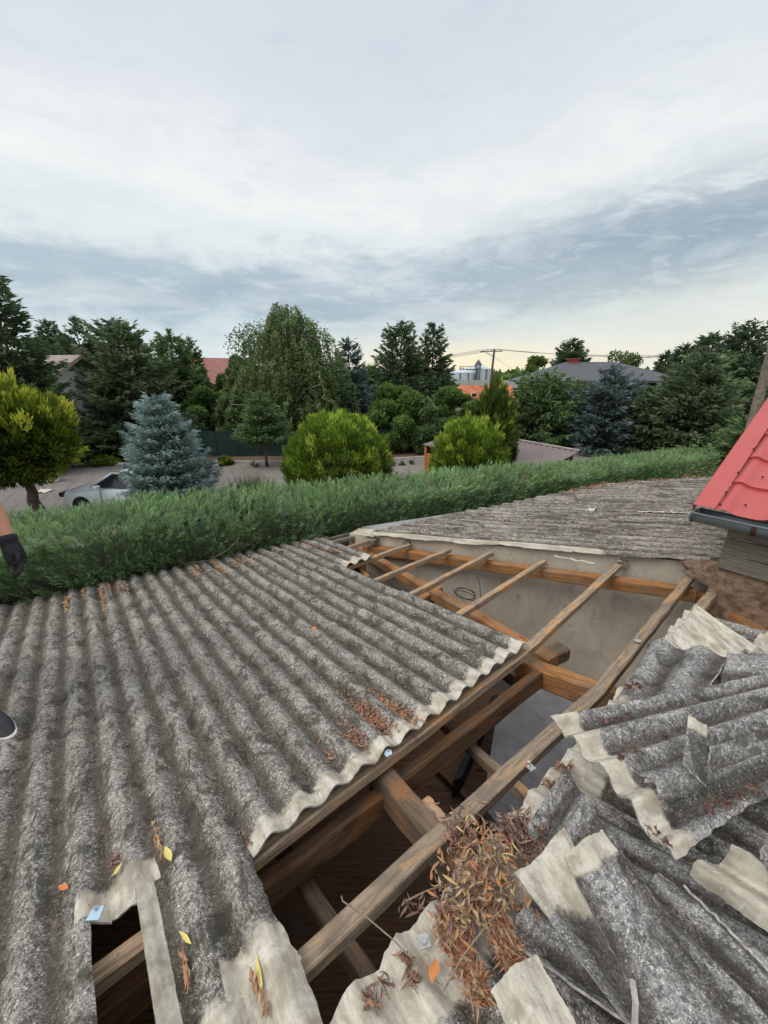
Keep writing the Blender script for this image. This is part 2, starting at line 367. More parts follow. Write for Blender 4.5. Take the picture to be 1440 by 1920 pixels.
# driveway between the hedge and the planted strip; its far edge follows the kerb in the distance
FE = [(-40, 19.5), (-13.7, 19.4), (-7.0, 19.9), (-1.5, 20.0), (2.5, 21.2), (9, 23.5), (16, 26)]
sheet_poly('driveway', [(-40, 7), (-8, 7.2), (3, 12.2), (14, 17.5)] + FE[::-1], .004, M_PAVE)
KE = np.array(FE, float)
sheet_poly('mulch_bed', [tuple(p) for p in KE] + [(18, 31), (5, 27), (-3, 25), (-14, 24), (-40, 24)], .008, M_MULCH)
def kerb(pts, w=.12, h=.12):
    m = MB()
    for a_, b_ in zip(pts[:-1], pts[1:]):
        a_ = np.array([*a_, h / 2]); b_ = np.array([*b_, h / 2]); d = b_ - a_; L = np.linalg.norm(d); d /= L; sd_ = np.array([-d[1], d[0], 0]); k = max(1, int(L / 1.0))
        for i in range(k): m.box(a_ + d * L * (i + .5) / k, d * (L / k / 2 - .006), sd_ * w / 2, (0, 0, h / 2))
    return m
o = kerb(FE).build('kerb', M_KERB, bevel=.01); tag(o, kind='structure')

# ---------------------------------------------------------------- corrugated sheets
LAM = .1408; AMP = .0185; PH0 = .21
def corr_sheet(name, parent, m, a_rng, b_lo, b_hi, P, clean=None, lift=0, amp=AMP, lam=LAM, ph=PH0, nb_=30, per=10, jag=(0, 0, 0, 0), seed=0, thick=.007, wob=.003, wseed=None):
    """a_rng across the waves, b along them. P(a,b,h)->world. b_lo/b_hi functions of a. jag: broken edge depth on a0,a1,b0,b1"""
    r = np.random.default_rng(seed); a0, a1 = a_rng; na = max(6, int(round((a1 - a0) / lam * per)))
    s = np.linspace(0, 1, na + 1); t_ = np.linspace(0, 1, nb_ + 1)
    def jg(x, k, amp_): 
        if amp_ == 0: return 0 * x
        q = np.interp(x, np.linspace(0, 1, k), r.uniform(0, 1, k)) ; q2 = np.interp(x, np.linspace(0, 1, 4 * k), r.uniform(0, 1, 4 * k))
        q3 = np.interp(x, np.linspace(0, 1, 9 * k), r.uniform(0, 1, 9 * k)); return amp_ * (.55 * q + .25 * q2 + .2 * q3)
    S_, T = np.meshgrid(s, t_, indexing='ij')
    A = (a0 + jg(T, 7, jag[0])) * (1 - S_) + (a1 - jg(T, 7, jag[1])) * S_
    lo = b_lo(A) + jg(S_, 9, jag[2]); hi = b_hi(A) - jg(S_, 9, jag[3])
    B = lo + (hi - lo) * T
    ok = (hi - lo) > .02
    ws_ = seed if wseed is None else wseed
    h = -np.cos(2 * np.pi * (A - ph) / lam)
    wv = wob * (np.sin(3.1 * A + ws_) + np.sin(2.3 * B + 2 * ws_ + 1.7 * A))
    H = lift + amp * h + wv
    pts = P(A, B, H); cl_ = np.zeros_like(A) if clean is None else clean(A, B)
    idx = np.arange(A.size).reshape(A.shape)
    q = np.stack([idx[:-1, :-1], idx[1:, :-1], idx[1:, 1:], idx[:-1, 1:]], -1)
    good = ok[:-1, :-1] & ok[1:, :-1]
    q = q[good]
    if len(q) == 0: return None
    uv = np.stack([A, B], -1).reshape(-1, 2)
    pts = pts.reshape(-1, 3)
    n_ = np.cross(pts[q[0][1]] - pts[q[0][0]], pts[q[0][3]] - pts[q[0][0]])
    if n_[2] < 0: q = q[:, ::-1]
    used = np.unique(q); rm = np.full(A.size, -1); rm[used] = np.arange(len(used))
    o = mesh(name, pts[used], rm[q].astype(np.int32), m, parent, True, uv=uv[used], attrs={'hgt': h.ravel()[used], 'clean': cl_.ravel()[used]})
    sm = o.modifiers.new('thickness', 'SOLIDIFY'); sm.thickness = thick; sm.offset = -1; o.data.materials.append(M_CUT); sm.material_offset_rim = 1
    es = o.modifiers.new('crisp_rim', 'EDGE_SPLIT'); es.split_angle = math.radians(55)
    return o
def const(c): return lambda a: np.full_like(a, c)
ROW = [1.2, 2.28, 3.30, 4.34]                                    # upper ends of the sheet rows on the slope
EAVE = lambda a: 5.18 - .20 * a
NEARP = lambda A, B, H: RP(A, B, H)

# the outbuilding whose roof is being stripped
ob = empty('outbuilding', RP(2.0, 2.0, 0) * [1, 1, 0], 'grey concrete outbuilding with a half stripped corrugated roof and bare battens', 'building')
def near_sheets():
    cols = [(.914, 2.041), (-.212, .914), (-1.338, -.212), (-2.464, -1.338), (-3.59, -2.464), (-4.7, -3.59)]
    k = 0
    for ci, (c0, c1) in enumerate(cols):
        for ri, v0 in enumerate(ROW):
            v1 = v0 + 1.18 if ri < 3 else None
            hi = const(v1) if v1 else EAVE
            if ri >= 2 and ci == 0: c1_ = 2.46 if ri == 2 else 2.46
            else: c1_ = c1
            lft = lambda ri=ri: .012 * (3 - ri)
            cl_ = lambda A, B, v0=v0: np.clip(1.0 - (B - v0) / .24, 0, 1) * 1.0
            if ci in (0, 1, 2) and ri == 0: clf = lambda A, B: np.where((A > .15), np.clip(.92 - (B - 1.2) / .20, 0, 1), np.where((A > -.30) & (A < -.06), np.clip(1.2 - (B - 1.33) / .18, 0, 1), 0))
            elif ri == 2 and ci == 0: clf = lambda A, B: np.where(A > 2.05, np.clip(1 - (B - 3.36) / .26, 0, 1), 0)
            else: clf = None
            lo = const(v0 if not (ri == 2 and ci == 0) else 3.36)
            if ri == 0: lo = lambda A: np.where((A > -.29) & (A < -.04), 1.345 - .5 * (A + .25) * (A > -.25), 1.2)
            # sheets drape a little: lap lift grows towards the lower end
            def P(A, B, H, v0=v0, ri=ri): return RP(A, B, H + .010 * np.clip((B - v0) / 1.2, 0, 1))
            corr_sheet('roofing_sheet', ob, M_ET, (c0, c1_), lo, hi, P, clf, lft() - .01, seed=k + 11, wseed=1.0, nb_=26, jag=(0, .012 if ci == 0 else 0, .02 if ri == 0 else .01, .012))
            k += 1
    # topmost row, broken back to the hole
    corr_sheet('roofing_sheet', ob, M_ET, (-.135, .215), lambda A: .56 + .0 * A, const(1.36), NEARP,
               lambda A, B: np.maximum(np.clip(1.2 - (B - .70 - .08 * (A > .02)) / .26, 0, 1) * (1 + 0 * A), np.clip((-.075 - A) / .02, 0, 1)), .034, seed=41, jag=(0, .03, .03, .0))
    corr_sheet('roofing_sheet', ob, M_ET, (-1.338, -.252), const(.3), const(1.38), NEARP, None, .036, wseed=1.0, seed=42, jag=(0, .012, 0, .01), nb_=30)
    corr_sheet('roofing_sheet', ob, M_ET, (-2.464, -1.338), const(.3), const(1.38), NEARP, None, .036, wseed=1.0, seed=43)
    corr_sheet('roofing_sheet', ob, M_ET, (-3.59, -2.464), const(.3), const(1.38), NEARP, None, .036, wseed=1.0, seed=44)
    corr_sheet('roofing_sheet', ob, M_ET, (-.135, .20), const(-.6), lambda A: .83 + 0 * A, NEARP, lambda A, B: np.clip(1 - (.83 - B) / .2, 0, 1), .05, seed=45, jag=(0, .03, .0, .02)) if False else None
    for c0, c1, sd_ in ((-3.59, -2.464, 46), (-2.464, -1.338, 47), (-1.338, -.252, 48)):
        corr_sheet('roofing_sheet', ob, M_ET, (c0, c1), const(-.9), const(.42), NEARP, None, .048, wseed=1.0, seed=sd_)
    # torn scrap with clean cement at the head of the small slot
    if 0: corr_sheet('roofing_sheet', ob, M_ET, (-.262, -.07), const(1.27), const(1.40), NEARP, lambda A, B: 1 + 0 * A, .030, seed=49, jag=(0, 0, .035, .0), nb_=10)
    # the strip up-slope of the hole, with its clean lower lip
    for c0, c1, sd_ in ((.16, .914, 51), (.90, 2.041, 52), (2.03, 3.17, 53)):
        corr_sheet('roofing_sheet', ob, M_ET, (c0, c1), const(-.9), lambda A: .70 - .04 * np.clip(A - .4, 0, 1) , NEARP,
                   lambda A, B: np.clip(1.25 - (.68 - B) / .26, 0, 1), .012, seed=sd_, jag=(.02, 0, 0, .035), nb_=34)
near_sheets()

# ---- far roof: same eave, sheets laid at another angle
FA = on_roof(680, 998, .05); FB = on_roof(1350, 1050, .07)
FC = nrm(FA - FB); FE_ = nrm([-FC[1], FC[0], 0]) * -1
FE_ = FE_ if FE_[1] > 0 else -FE_
FN = np.cross(FE_, FC); FN = FN if FN[2] > 0 else -FN
def FP(a, b_, h=0.): return FB + np.multiply.outer(np.asarray(a, float), FE_) + np.multiply.outer(np.asarray(b_, float), FC) + np.multiply.outer(np.asarray(h, float), FN)
def on_far(x, y, w=0.):
    r = ray(x, y); return CAM + r * (((FB + FN * w - CAM) @ FN) / (r @ FN))
def fab(p): d = p - FB; return d @ FE_, d @ FC
LAB = np.linalg.norm(FA - FB)
eD = fab(on_far(1130, 908)); eE = fab(on_far(1340, 893)); eC = fab(on_far(900, 950))
def f_hi(a):
    e1 = LAB + (eD[1] - LAB) * a / eD[0]
    e2 = eD[1] + (eE[1] - eD[1]) * (a - eD[0]) / (eE[0] - eD[0])
    return np.where(a < eD[0], e1, e2)
k = 0
a = 0.0
while a < eE[0] + 1.2:
    for r0 in (-2.4, -1.2, 0.0, 1.15, 2.30, 3.45):
        lo = (lambda A, r0=r0: np.maximum(r0, np.where(A < .62, -.14, -2.4))); hi = (lambda A, r0=r0: np.minimum(r0 + 1.27, f_hi(np.maximum(A, 0))))
        wl = a
        # the first column keeps a clean lip where the missing column lapped over it
        cf = (lambda A, B: np.clip(1.35 - (A + .05) / .13, 0, 1) * np.clip((B - .75) / .3, 0, 1)) if k < 6 else None
        corr_sheet('roofing_sheet', ob, M_ETF, (a - (.05 if k < 6 else 0), a + 1.128), lo, hi,
                   (lambda A, B, H, r0=r0, first=(k < 6): FP(A, B, H + .004 * (B - r0) + (-.03 * np.clip(1 - (A + .05) / .07, 0, 1) if first else 0) + .004 * np.sin(5 * B))),
                   cf, 0, ph=.07, seed=100 + k, per=8, nb_=14, jag=(.03 if a == 0 else 0, 0, .004, .004))
        k += 1
    a += 1.118

# ---- battens, rafters, plates
def beam(name, P0, P1, w, h, m, parent=None, up=None, bow=0.0, seg=14, seed=0, wane=.004, twist=0):
    """P0,P1: middle of the top face"""
    r = np.random.default_rng(seed + 5); P0 = np.array(P0, float); P1 = np.array(P1, float); d = nrm(P1 - P0); up = N if up is None else np.array(up, float)
    s_ = nrm(np.cross(d, up)); up = np.cross(s_, d); L = np.linalg.norm(P1 - P0); vs = []; uv = []
    per = 2 * (w + h); ring = [(-.5, 0), (-.42, .06), (.42, .06), (.5, 0), (.5, -.92), (.42, -1), (-.42, -1), (-.5, -.92)]
    ring = [(-.5, -.10), (-.40, 0), (.40, 0), (.5, -.10), (.5, -.92), (.44, -1), (-.44, -1), (-.5, -.92)]
    cum = [0, .1 * w, .9 * w, w, w + .9 * h, w + h, 2 * w + h, 2 * w + 1.9 * h]
    for i in range(seg + 1):
        t_ = i / seg; c = P0 + d * L * t_ + up * bow * 4 * t_ * (1 - t_) + r.normal(0, wane * .5, 3)
        an = twist * t_; ca, sa = math.cos(an), math.sin(an)
        s2 = s_ * ca + up * sa; u2 = up * ca - s_ * sa
        for k_, (x, y) in enumerate(ring):
            vs.append(c + s2 * (x * w + r.normal(0, wane * .35)) + u2 * (y * h + r.normal(0, wane * .35))); uv.append((L * t_, cum[k_]))
    n_ = 8
    fs = [(i * n_ + k_, i * n_ + (k_ + 1) % n_, (i + 1) * n_ + (k_ + 1) % n_, (i + 1) * n_ + k_) for i in range(seg) for k_ in range(n_)]
    fs += [tuple(range(n_))[::-1], tuple(seg * n_ + k_ for k_ in range(n_))]
    return mesh(name, vs, fs, m, parent, False, uv=np.array(uv))
WB = -.030
# (u0,v0) -> (u1,v1), slight bow: the old battens are neither straight nor quite parallel
for i, (u0, v0, u1, v1, w, h, mm, bw) in enumerate([
    (-4.6, 1.285, 2.02, 1.228, .060, .05, M_BATTEN, 0), (2.02, 1.228, 3.84, 1.335, .062, .05, M_BATTEN, 0),
    (-.6, .90, 1.95, .745, .066, .048, M_BATTEN_NEAR, .01), (1.95, .745, 4.02, .805, .062, .05, M_BATTEN_NEAR, 0),
    (3.0, .62, 3.95, .59, .07, .05, M_BATTEN, 0), (1.0, 1.80, 3.53, 1.915, .055, .05, M_BATTEN, 0), (1.0, 2.34, 3.42, 2.475, .055, .05, M_BATTEN, 0),
    (1.0, 2.89, 3.22, 2.915, .055, .05, M_BATTEN, 0), (1.0, 3.44, 3.06, 3.44, .055, .05, M_BATTEN, 0), (1.4, 4.02, 2.95, 3.99, .055, .05, M_BATTEN, 0), (1.2, 4.62, 2.93, 4.30, .06, .05, M_GREYWOOD, 0),
    (3.1, .03, 4.2, .16, .06, .05, M_BATTEN, 0)]):
    beam('batten', RP(u0, v0, WB), RP(u1, v1, WB), w, h, mm, ob, bow=bw, seed=i, wane=.0028)
# little blocks nailed over the batten ends at the far wall
for i, (x, y) in enumerate([(1168, 1052), (1308, 1068), (765, 1015), (930, 1026), (700, 1013)]):
    p = on_roof(x, y, -.03); beam('batten_block', p - FE_ * .06 + N * .01, p + FE_ * .30 + N * .01, .075, .05, M_BATTEN_NEAR if i < 2 else M_GREYWOOD, ob, seed=60 + i)
def bm(x0, y0, w0, x1, y1, w1, w, h, mm, nm='rafter', ext0=0, ext1=0, sd_=0, up=None, z=None):
    a_ = on_roof(x0, y0, w0); c_ = on_roof(x1, y1, w1)
    if z is not None: a_ = on_z(x0, y0, z); c_ = on_z(x1, y1, z)
    d = nrm(c_ - a_); return beam(nm, a_ - d * ext0, c_ + d * ext1, w, h, mm, ob, seed=sd_, up=up, wane=.005)
UPZ = (0, 0, 1)
# plate along the far wall
bm(694, 1022, -.12, 1262, 1098, -.12, .10, .11, M_RAFTER, 'wall_plate', .1, .15, 1, UPZ)
bm(1342, 1122, -.16, 1425, 1180, -.16, .11, .13, M_RAFTER, 'wall_plate', .15, .6, 2, UPZ)
# tie beam running from the eave into the building
bm(706, 1044, -.20, 985, 1202, -.22, .10, .10, M_RAFTER, 'tie_beam', .5, .25, 3, UPZ)
bm(985, 1236, -.17, 1250, 1330, -.19, .095, .15, M_RAFTER, 'rafter', .05, .5, 4)
# big purlin under the edge of the remaining sheets
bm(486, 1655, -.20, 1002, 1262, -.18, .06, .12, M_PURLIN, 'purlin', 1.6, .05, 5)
bm(800, 1112, -.24, 822, 1100, -.24, .09, .12, M_RAFTER, 'beam_stub', .5, .02, 6)
bm(990, 1240, -.26, 1050, 1212, -.26, .12, .10, M_BEAMG, 'beam_stub', .2, .03, 7)
# rafters seen down in the hole
bm(735, 1462, -.12, 860, 1602, -.12, .095, .16, M_BEAMG, 'rafter', .15, 1.2, 8)
bm(783, 1478, -.115, 880, 1590, -.115, .045, .13, M_BATTEN, 'splice_board', -.05, .0, 9)
bm(872, 1384, -.42, 962, 1462, -.42, .05, .07, M_BATTEN_NEAR, 'rafter', .4, 1.0, 10)
bm(548, 1612, -.42, 640, 1752, -.42, .06, .09, M_BEAMG, 'rafter', .9, .9, 11)
beam('rafter', RP(-.55, 4.8, -.09), RP(-.55, -.8, -.09), .07, .12, M_BEAMG, ob, seed=12)
beam('rafter', RP(-1.7, 4.8, -.09), RP(-1.7, -.8, -.09), .07, .12, M_BEAMG, ob, seed=13)
beam('rafter', RP(1.25, 4.7, -.09), RP(1.25, 1.4, -.09), .07, .12, M_RAFTER, ob, seed=14)
# board closing the eave at the stripped end
pa = on_roof(598, 1012, -.0); pb = on_roof(688, 992, .0)
beam('fascia_board', pa + np.array([-.15, -.08, 0]), pb + np.array([.05, .03, 0]), .025, .17, M_GREYWOOD, ob, up=UPZ, seed=15)
bm(640, 1030, -.10, 672, 1062, -.14, .06, .10, M_RAFTER, 'rafter', .1, .3, 16)
m = MB(); pc = on_roof(676, 1050, -.22); m.box(pc - np.array([0, 0, .7]), U * .05, nrm(V * [1, 1, 0]) * .05, (0, 0, .7)); m.build('post', M_RAFTER, ob)

# ---- walls and floor of the outbuilding
def f_plaster(c1, c2, st=.5):
    def f(nb):
        v = objvec(nb); n_ = nb.noise(v, 1.4, 6, .62, .4); s_ = nb.noise(nb.mapping(v, (3, 3, .6)), 3, 5, .6); g = nb.noise(v, 60, 3, .5)
        c = nb.mix(nb.ss(n_, .35, .68), c1, c2); c = nb.mix(nb.math('MULTIPLY', nb.ss(s_, .52, .7), st), c, tuple(q * .62 for q in c1))
        sp = nb.noise(v, 14, 3, .5); c = nb.mix(nb.math('MULTIPLY', nb.ss(sp, .69, .72), .6), c, (.07, .06, .05))
        vr = nb.n('ShaderNodeTexVoronoi', feature='DISTANCE_TO_EDGE'); nd_ = nb.n('ShaderNodeVectorMath', operation='ADD'); nb.link(v, nd_.inputs[0]); nb.link(nb.comb(nb.math('MULTIPLY', n_, .5), nb.math('MULTIPLY', g, .03), nb.math('MULTIPLY', s_, .5)), nd_.inputs[1]); nb.link(nd_.outputs[0], vr.inputs[0]); vr.inputs['Scale'].default_value = 1.1
        c = nb.mix(nb.math('MULTIPLY', nb.math('SUBTRACT', 1, nb.ss(vr.outputs['Distance'], .002, .009)), .16), c, tuple(q * .4 for q in c1))
        c = nb.mix(nb.math('MULTIPLY', nb.ss(nb.noise(v, 5, 6, .7, .8), .50, .62), .35), c, tuple(q * .72 for q in c1))
        bump(nb, nb.math('ADD', nb.math('MULTIPLY', n_, 2.0), nb.math('MULTIPLY', g, .3)), .35, .01); return c
    return f
M_WALLB = mat('plaster_beige', f_plaster((.50, .44, .35), (.64, .57, .47), .35), .9, spec=.1)
M_WALLG = mat('plaster_grey', f_plaster((.25, .25, .26), (.38, .38, .40)), .85, spec=.2)
M_DARKW = mat('dark_boards', f_wood((.10, .055, .033), (.22, .125, .07), (.15, .09, .055)), .9)
M_RUBBLE = plain('rubble_mortar', (.24, .16, .11), .95, .5, 16, 1.0)
A0 = FP(.03, LAB + .25, -.05); B0 = FP(.03, -1.6, -.05)
hz = nrm((B0 - A0) * [1, 1, 0]); wn = np.array([-hz[1], hz[0], 0]); wn = wn if wn[1] > 0 else -wn
LED = CH - 3.12
def quad_slab(name, pts, th, m, parent=ob, nsub=1):
    """pts: 4 corners of the visible face, th: thickness vector"""
    p = np.array(pts, float); th = np.array(th, float); mb = MB(); v = list(p) + list(p + th); e1 = np.linalg.norm(p[1] - p[0]); e2 = np.linalg.norm(p[3] - p[0])
    uv = [(0, 0), (e1, 0), (e1, e2), (0, e2)] * 2
    mb.add(v, [(0, 1, 2, 3), (7, 6, 5, 4), (0, 4, 5, 1), (1, 5, 6, 2), (2, 6, 7, 3), (3, 7, 4, 0)], uv); return mb.build(name, m, parent)
def vert(p, z): return np.array([p[0], p[1], z])
quad_slab('wall', [vert(A0, 1.0), vert(B0, 1.0), B0, A0], wn * .24, M_WALLB)
quad_slab('wall_plinth', [vert(A0, 0.0), vert(B0, 0.0), vert(B0, 1.0), vert(A0, 1.0)] - wn * .035, wn * .27, M_WALLG)
# eave wall behind the hedge, gable out of view on the left, wall under the ridge side
E0 = RP(-4.6, EAVE(-4.6) - .25, -.08); E1 = RP(2.6, EAVE(2.6) - .12, -.08); E2 = FP(eE[0] + .2, f_hi(np.array(eD[0])) - .1, -.06)
quad_slab('wall', [vert(E0, 0), vert(E1, 0), E1, E0], (-.1, .17, 0), M_WALLG)
quad_slab('wall', [vert(A0, 0) + wn * .3, vert(FP(eD[0] - .1, eD[1] - .15, -.06), 0), FP(eD[0] - .1, eD[1] - .15, -.06), A0 + wn * .3], (.1, -.17, 0), M_WALLG)
G0 = RP(-4.6, -.8, -.08); quad_slab('wall', [vert(E0, 0), vert(G0, 0), G0, E0], (.2, .1, 0), M_WALLG)
H1 = RP(4.4, -.95, -.08); quad_slab('wall', [vert(G0, 0), vert(H1, 0), H1, G0], (-.1, -.2, 0), M_DARKW)
# grey concrete ceiling slab on the right, old boarded loft floor on the left
def zp(x, y, z): return on_z(x, y, z)
zs = CH - 3.25
m = MB(); pp = [zp(x, y, zs) for x, y in [(905, 1510), (932, 1335), (1010, 1255), (1140, 1245), (1320, 1340), (1250, 1500), (1010, 1640)]]
m.add(list(pp) + [q - np.array([0, 0, .12]) for q in pp], [tuple(range(7)), tuple(range(7, 14))[::-1]] + [(i, i + 7, (i + 1) % 7 + 7, (i + 1) % 7) for i in range(7)]); m.build('ceiling_slab', M_WALLG, ob)
f0 = [RP(-4.5, 4.8), RP(2.4, 4.5), RP(4.2, .4), RP(4.3, -.9), RP(-4.5, -.9)]; zf = CH - 3.6
m = MB(); pp = [vert(q, zf) for q in f0]
m.add(pp, [tuple(range(5))], [(q[0], q[1]) for q in pp]); m.build('loft_floor', M_DARKW, ob)
# low partition leaning under the purlin
quad_slab('partition', [zp(862, 1490, zf + .02), zp(930, 1330, zf + .02), zp(930, 1330, zf + .02) + [0, 0, .22], zp(862, 1490, zf + .02) + [0, 0, .22]], (-.08, -.03, 0), plain('tar_board', (.035, .035, .04), .8, .3))
beam('floor_joist', zp(800, 1420, zf + .06), zp(905, 1520, zf + .06), .05, .06, M_BEAMG, ob, up=UPZ, seed=21)
beam('floor_joist', zp(700, 1440, zf + .06), zp(860, 1600, zf + .06), .07, .05, M_DARKW, ob, up=UPZ, seed=22)
# ---------------------------------------------------------------- vegetation
def blades(P, D, L, Wd, r, roll=None):
    """one narrow rhombus per blade; returns verts, quads"""
    n = len(P); D = nrm(D); rv = r.normal(0, 1, (n, 3)); S_ = nrm(np.cross(D, rv)); L = np.broadcast_to(L, (n,))[:, None]; Wd = np.broadcast_to(Wd, (n,))[:, None]
    v = np.stack([P, P + D * L * .42 + S_ * Wd * .5, P + D * L, P + D * L * .42 - S_ * Wd * .5], 1).reshape(-1, 3)
    return v, np.arange(4 * n).reshape(-1, 4)
def foliage(name, P, D, L, Wd, m, parent, r, tint=None):
    v, q = blades(P, D, L, Wd, r)
    if tint is None: tint = r.uniform(0, 1, len(P))
    return mesh(name, v, q, m, parent, False, fattrs={'tint': np.clip(tint, 0, 1)})
def trunk(parent, base, H, rad, m=None, lean=(0, 0), name='trunk', top=.15):
    mb = MB(); r = np.random.default_rng(int(abs(base[0] * 97 + base[1] * 31)) % 9999)
    pts = [np.array(base) + np.array([lean[0] * t_ + r.normal(0, rad * .15), lean[1] * t_ + r.normal(0, rad * .15), H * t_]) for t_ in np.linspace(0, 1, 9)]
    pts[0] = np.array(base); rd = [rad * (1.25 if i == 0 else 1) * (1 - (1 - top) * i / 8) for i in range(9)]
    mb.tube(pts, rd, 9); return mb.build(name, m or M_BARK, parent, True)
def conifer(base, H, R, m, label, seed, cat='tree', group=None, dens=1.0, lw=.6, lsp=.42, droop=.25, bare=.06, L=.26, Wd=.085, pw=.85, top=1.0, name='spruce_tree', nbr=None, open_=.0, leader=True):
    r = np.random.default_rng(seed); base = np.array(base, float); e = empty(name, base, label, cat, group)
    trunk(e, base, H * .97, max(.05, H * .022), top=.06)
    nb_ = int((nbr or 34 * H) * 1.25); ts = np.sort(bare + (1 - bare) * (1 - r.uniform(0, 1, nb_) ** .62 * 1.0)) ; ts = np.clip(ts, bare, .985)
    lay = np.round(ts * H / lsp) * lsp / H; ts = ts * (1 - lw) + lay * lw + r.normal(0, .006, nb_)
    ts = np.clip(ts, bare, .985)
    P, D, T, W_ = [], [], [], []
    lob = r.uniform(0, 6.28, 4)
    for t_ in ts:
        azm = r.uniform(0, 6.283); irr = 1 + .13 * math.sin(2 * azm + lob[0] + 3 * t_) + .10 * math.sin(3 * azm + lob[1] - 7 * t_)
        bl = (R * (1 - t_) ** pw * r.uniform(.66, 1.10) * irr + .16) * (1 if t_ > .14 else .8 + t_)
        el_ = .55 * t_ + .12 - droop * (1 - t_) * r.uniform(.6, 1.5)
        out = np.array([math.cos(azm), math.sin(azm), 0]); side = np.array([-out[1], out[0], 0])
        k = max(6, int(bl * 34 * dens)); s = r.uniform(.12 if t_ < .9 else 0, 1, k) ** .72
        z = el_ * s * bl + (.16 * s ** 3 * bl)                 # tips turn up
        lat = r.normal(0, 1, k) * (.12 + .20 * bl) * (1 - s) ** .6 * .8
        pt = base + np.array([0, 0, t_ * H]) + out * (s * bl)[:, None] + side * lat[:, None] + np.array([0, 0, 1.]) * (z + r.normal(0, .035, k) - np.abs(lat) * .28)[:, None]
        dd = out * r.uniform(.5, 1.1, k)[:, None] + side * (np.sign(lat) * r.uniform(.1, .9, k))[:, None] + np.array([0, 0, 1.]) * (r.normal(.02, .28, k) + .25 * t_)[:, None]
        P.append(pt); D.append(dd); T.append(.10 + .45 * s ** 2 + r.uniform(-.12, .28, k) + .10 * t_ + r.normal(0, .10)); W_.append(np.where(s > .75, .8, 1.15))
    if leader:
        k = int(40 + 8 * H); z = r.uniform(.90, 1.0, k); P.append(base + np.array([0, 0, 1.]) * (z * H)[:, None]); dd = r.normal(0, .55, (k, 3)); dd[:, 2] = r.uniform(.5, 1.1, k); D.append(dd); T.append(r.uniform(.2, .7, k)); W_.append(np.full(k, .6))
    P = np.concatenate(P); D = np.concatenate(D); T = np.concatenate(T); W_ = np.concatenate(W_)
    Ls = L * r.uniform(.6, 1.35, len(P))
    foliage('crown', P, D, Ls, Wd * W_ * r.uniform(.7, 1.3, len(P)), m, e, r, T)
    return e
def crown_pts(blobs, n, r, shell=.55):
    """points in lumpy ellipsoids: blobs of (centre, radii)"""
    vol = np.array([b_[1][0] * b_[1][1] * b_[1][2] for b_ in blobs]) ** .75; pk = r.choice(len(blobs), n, p=vol / vol.sum())
    C_ = np.array([b_[0] for b_ in blobs])[pk]; Rr = np.array([b_[1] for b_ in blobs])[pk]; d = nrm(r.normal(0, 1, (n, 3)))
    rad = shell + (1 - shell) * r.uniform(0, 1, n) ** .7
    return C_ + d * Rr * rad[:, None], d, rad
def broadleaf(base, H, R, m, label, seed, n=9000, group=None, leaf=.13, bare=.25, name='broadleaf_tree', cat='tree', clumps=26, flat=.6, mt=None, tr=None, stems=1, upright=.15):
    r = np.random.default_rng(seed); base = np.array(base, float); e = empty(name, base, label, cat, group)
    tr_ = tr or max(.04, H * .02)
    for s_ in range(stems): trunk(e, base + (r.normal(0, .15, 3) * [1, 1, 0] if s_ else 0), H * .8, tr_, mt, (r.normal(0, .3) * (stems > 1), r.normal(0, .3) * (stems > 1)), name='trunk' if cat == 'tree' else 'stem')
    bl = []
    for i in range(clumps):
        t_ = bare + (1 - bare) * r.uniform(.05, .93); prof = math.sin(math.pi * min(1, max(0, (t_ - bare) / (1 - bare)) * .86 + .12)) ** .6
        a_ = r.uniform(0, 6.28); q = R * prof * r.uniform(.35, .85); cr = R * r.uniform(.20, .36)
        bl.append((base + np.array([q * math.cos(a_), q * math.sin(a_), t_ * H]), np.array([cr, cr, cr * flat * 1.3])))
    P, d, rad = crown_pts(bl, n, r, .35); P[:, 2] = np.maximum(P[:, 2], .05)
    D = d * .8 + r.normal(0, .6, (n, 3)); D[:, 2] += upright
    cl_t = r.normal(0, .16, len(bl))
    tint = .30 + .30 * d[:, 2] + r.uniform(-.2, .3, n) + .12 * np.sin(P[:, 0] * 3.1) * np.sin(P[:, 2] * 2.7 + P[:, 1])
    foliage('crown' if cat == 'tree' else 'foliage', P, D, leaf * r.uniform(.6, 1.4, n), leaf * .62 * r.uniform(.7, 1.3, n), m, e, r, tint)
    return e
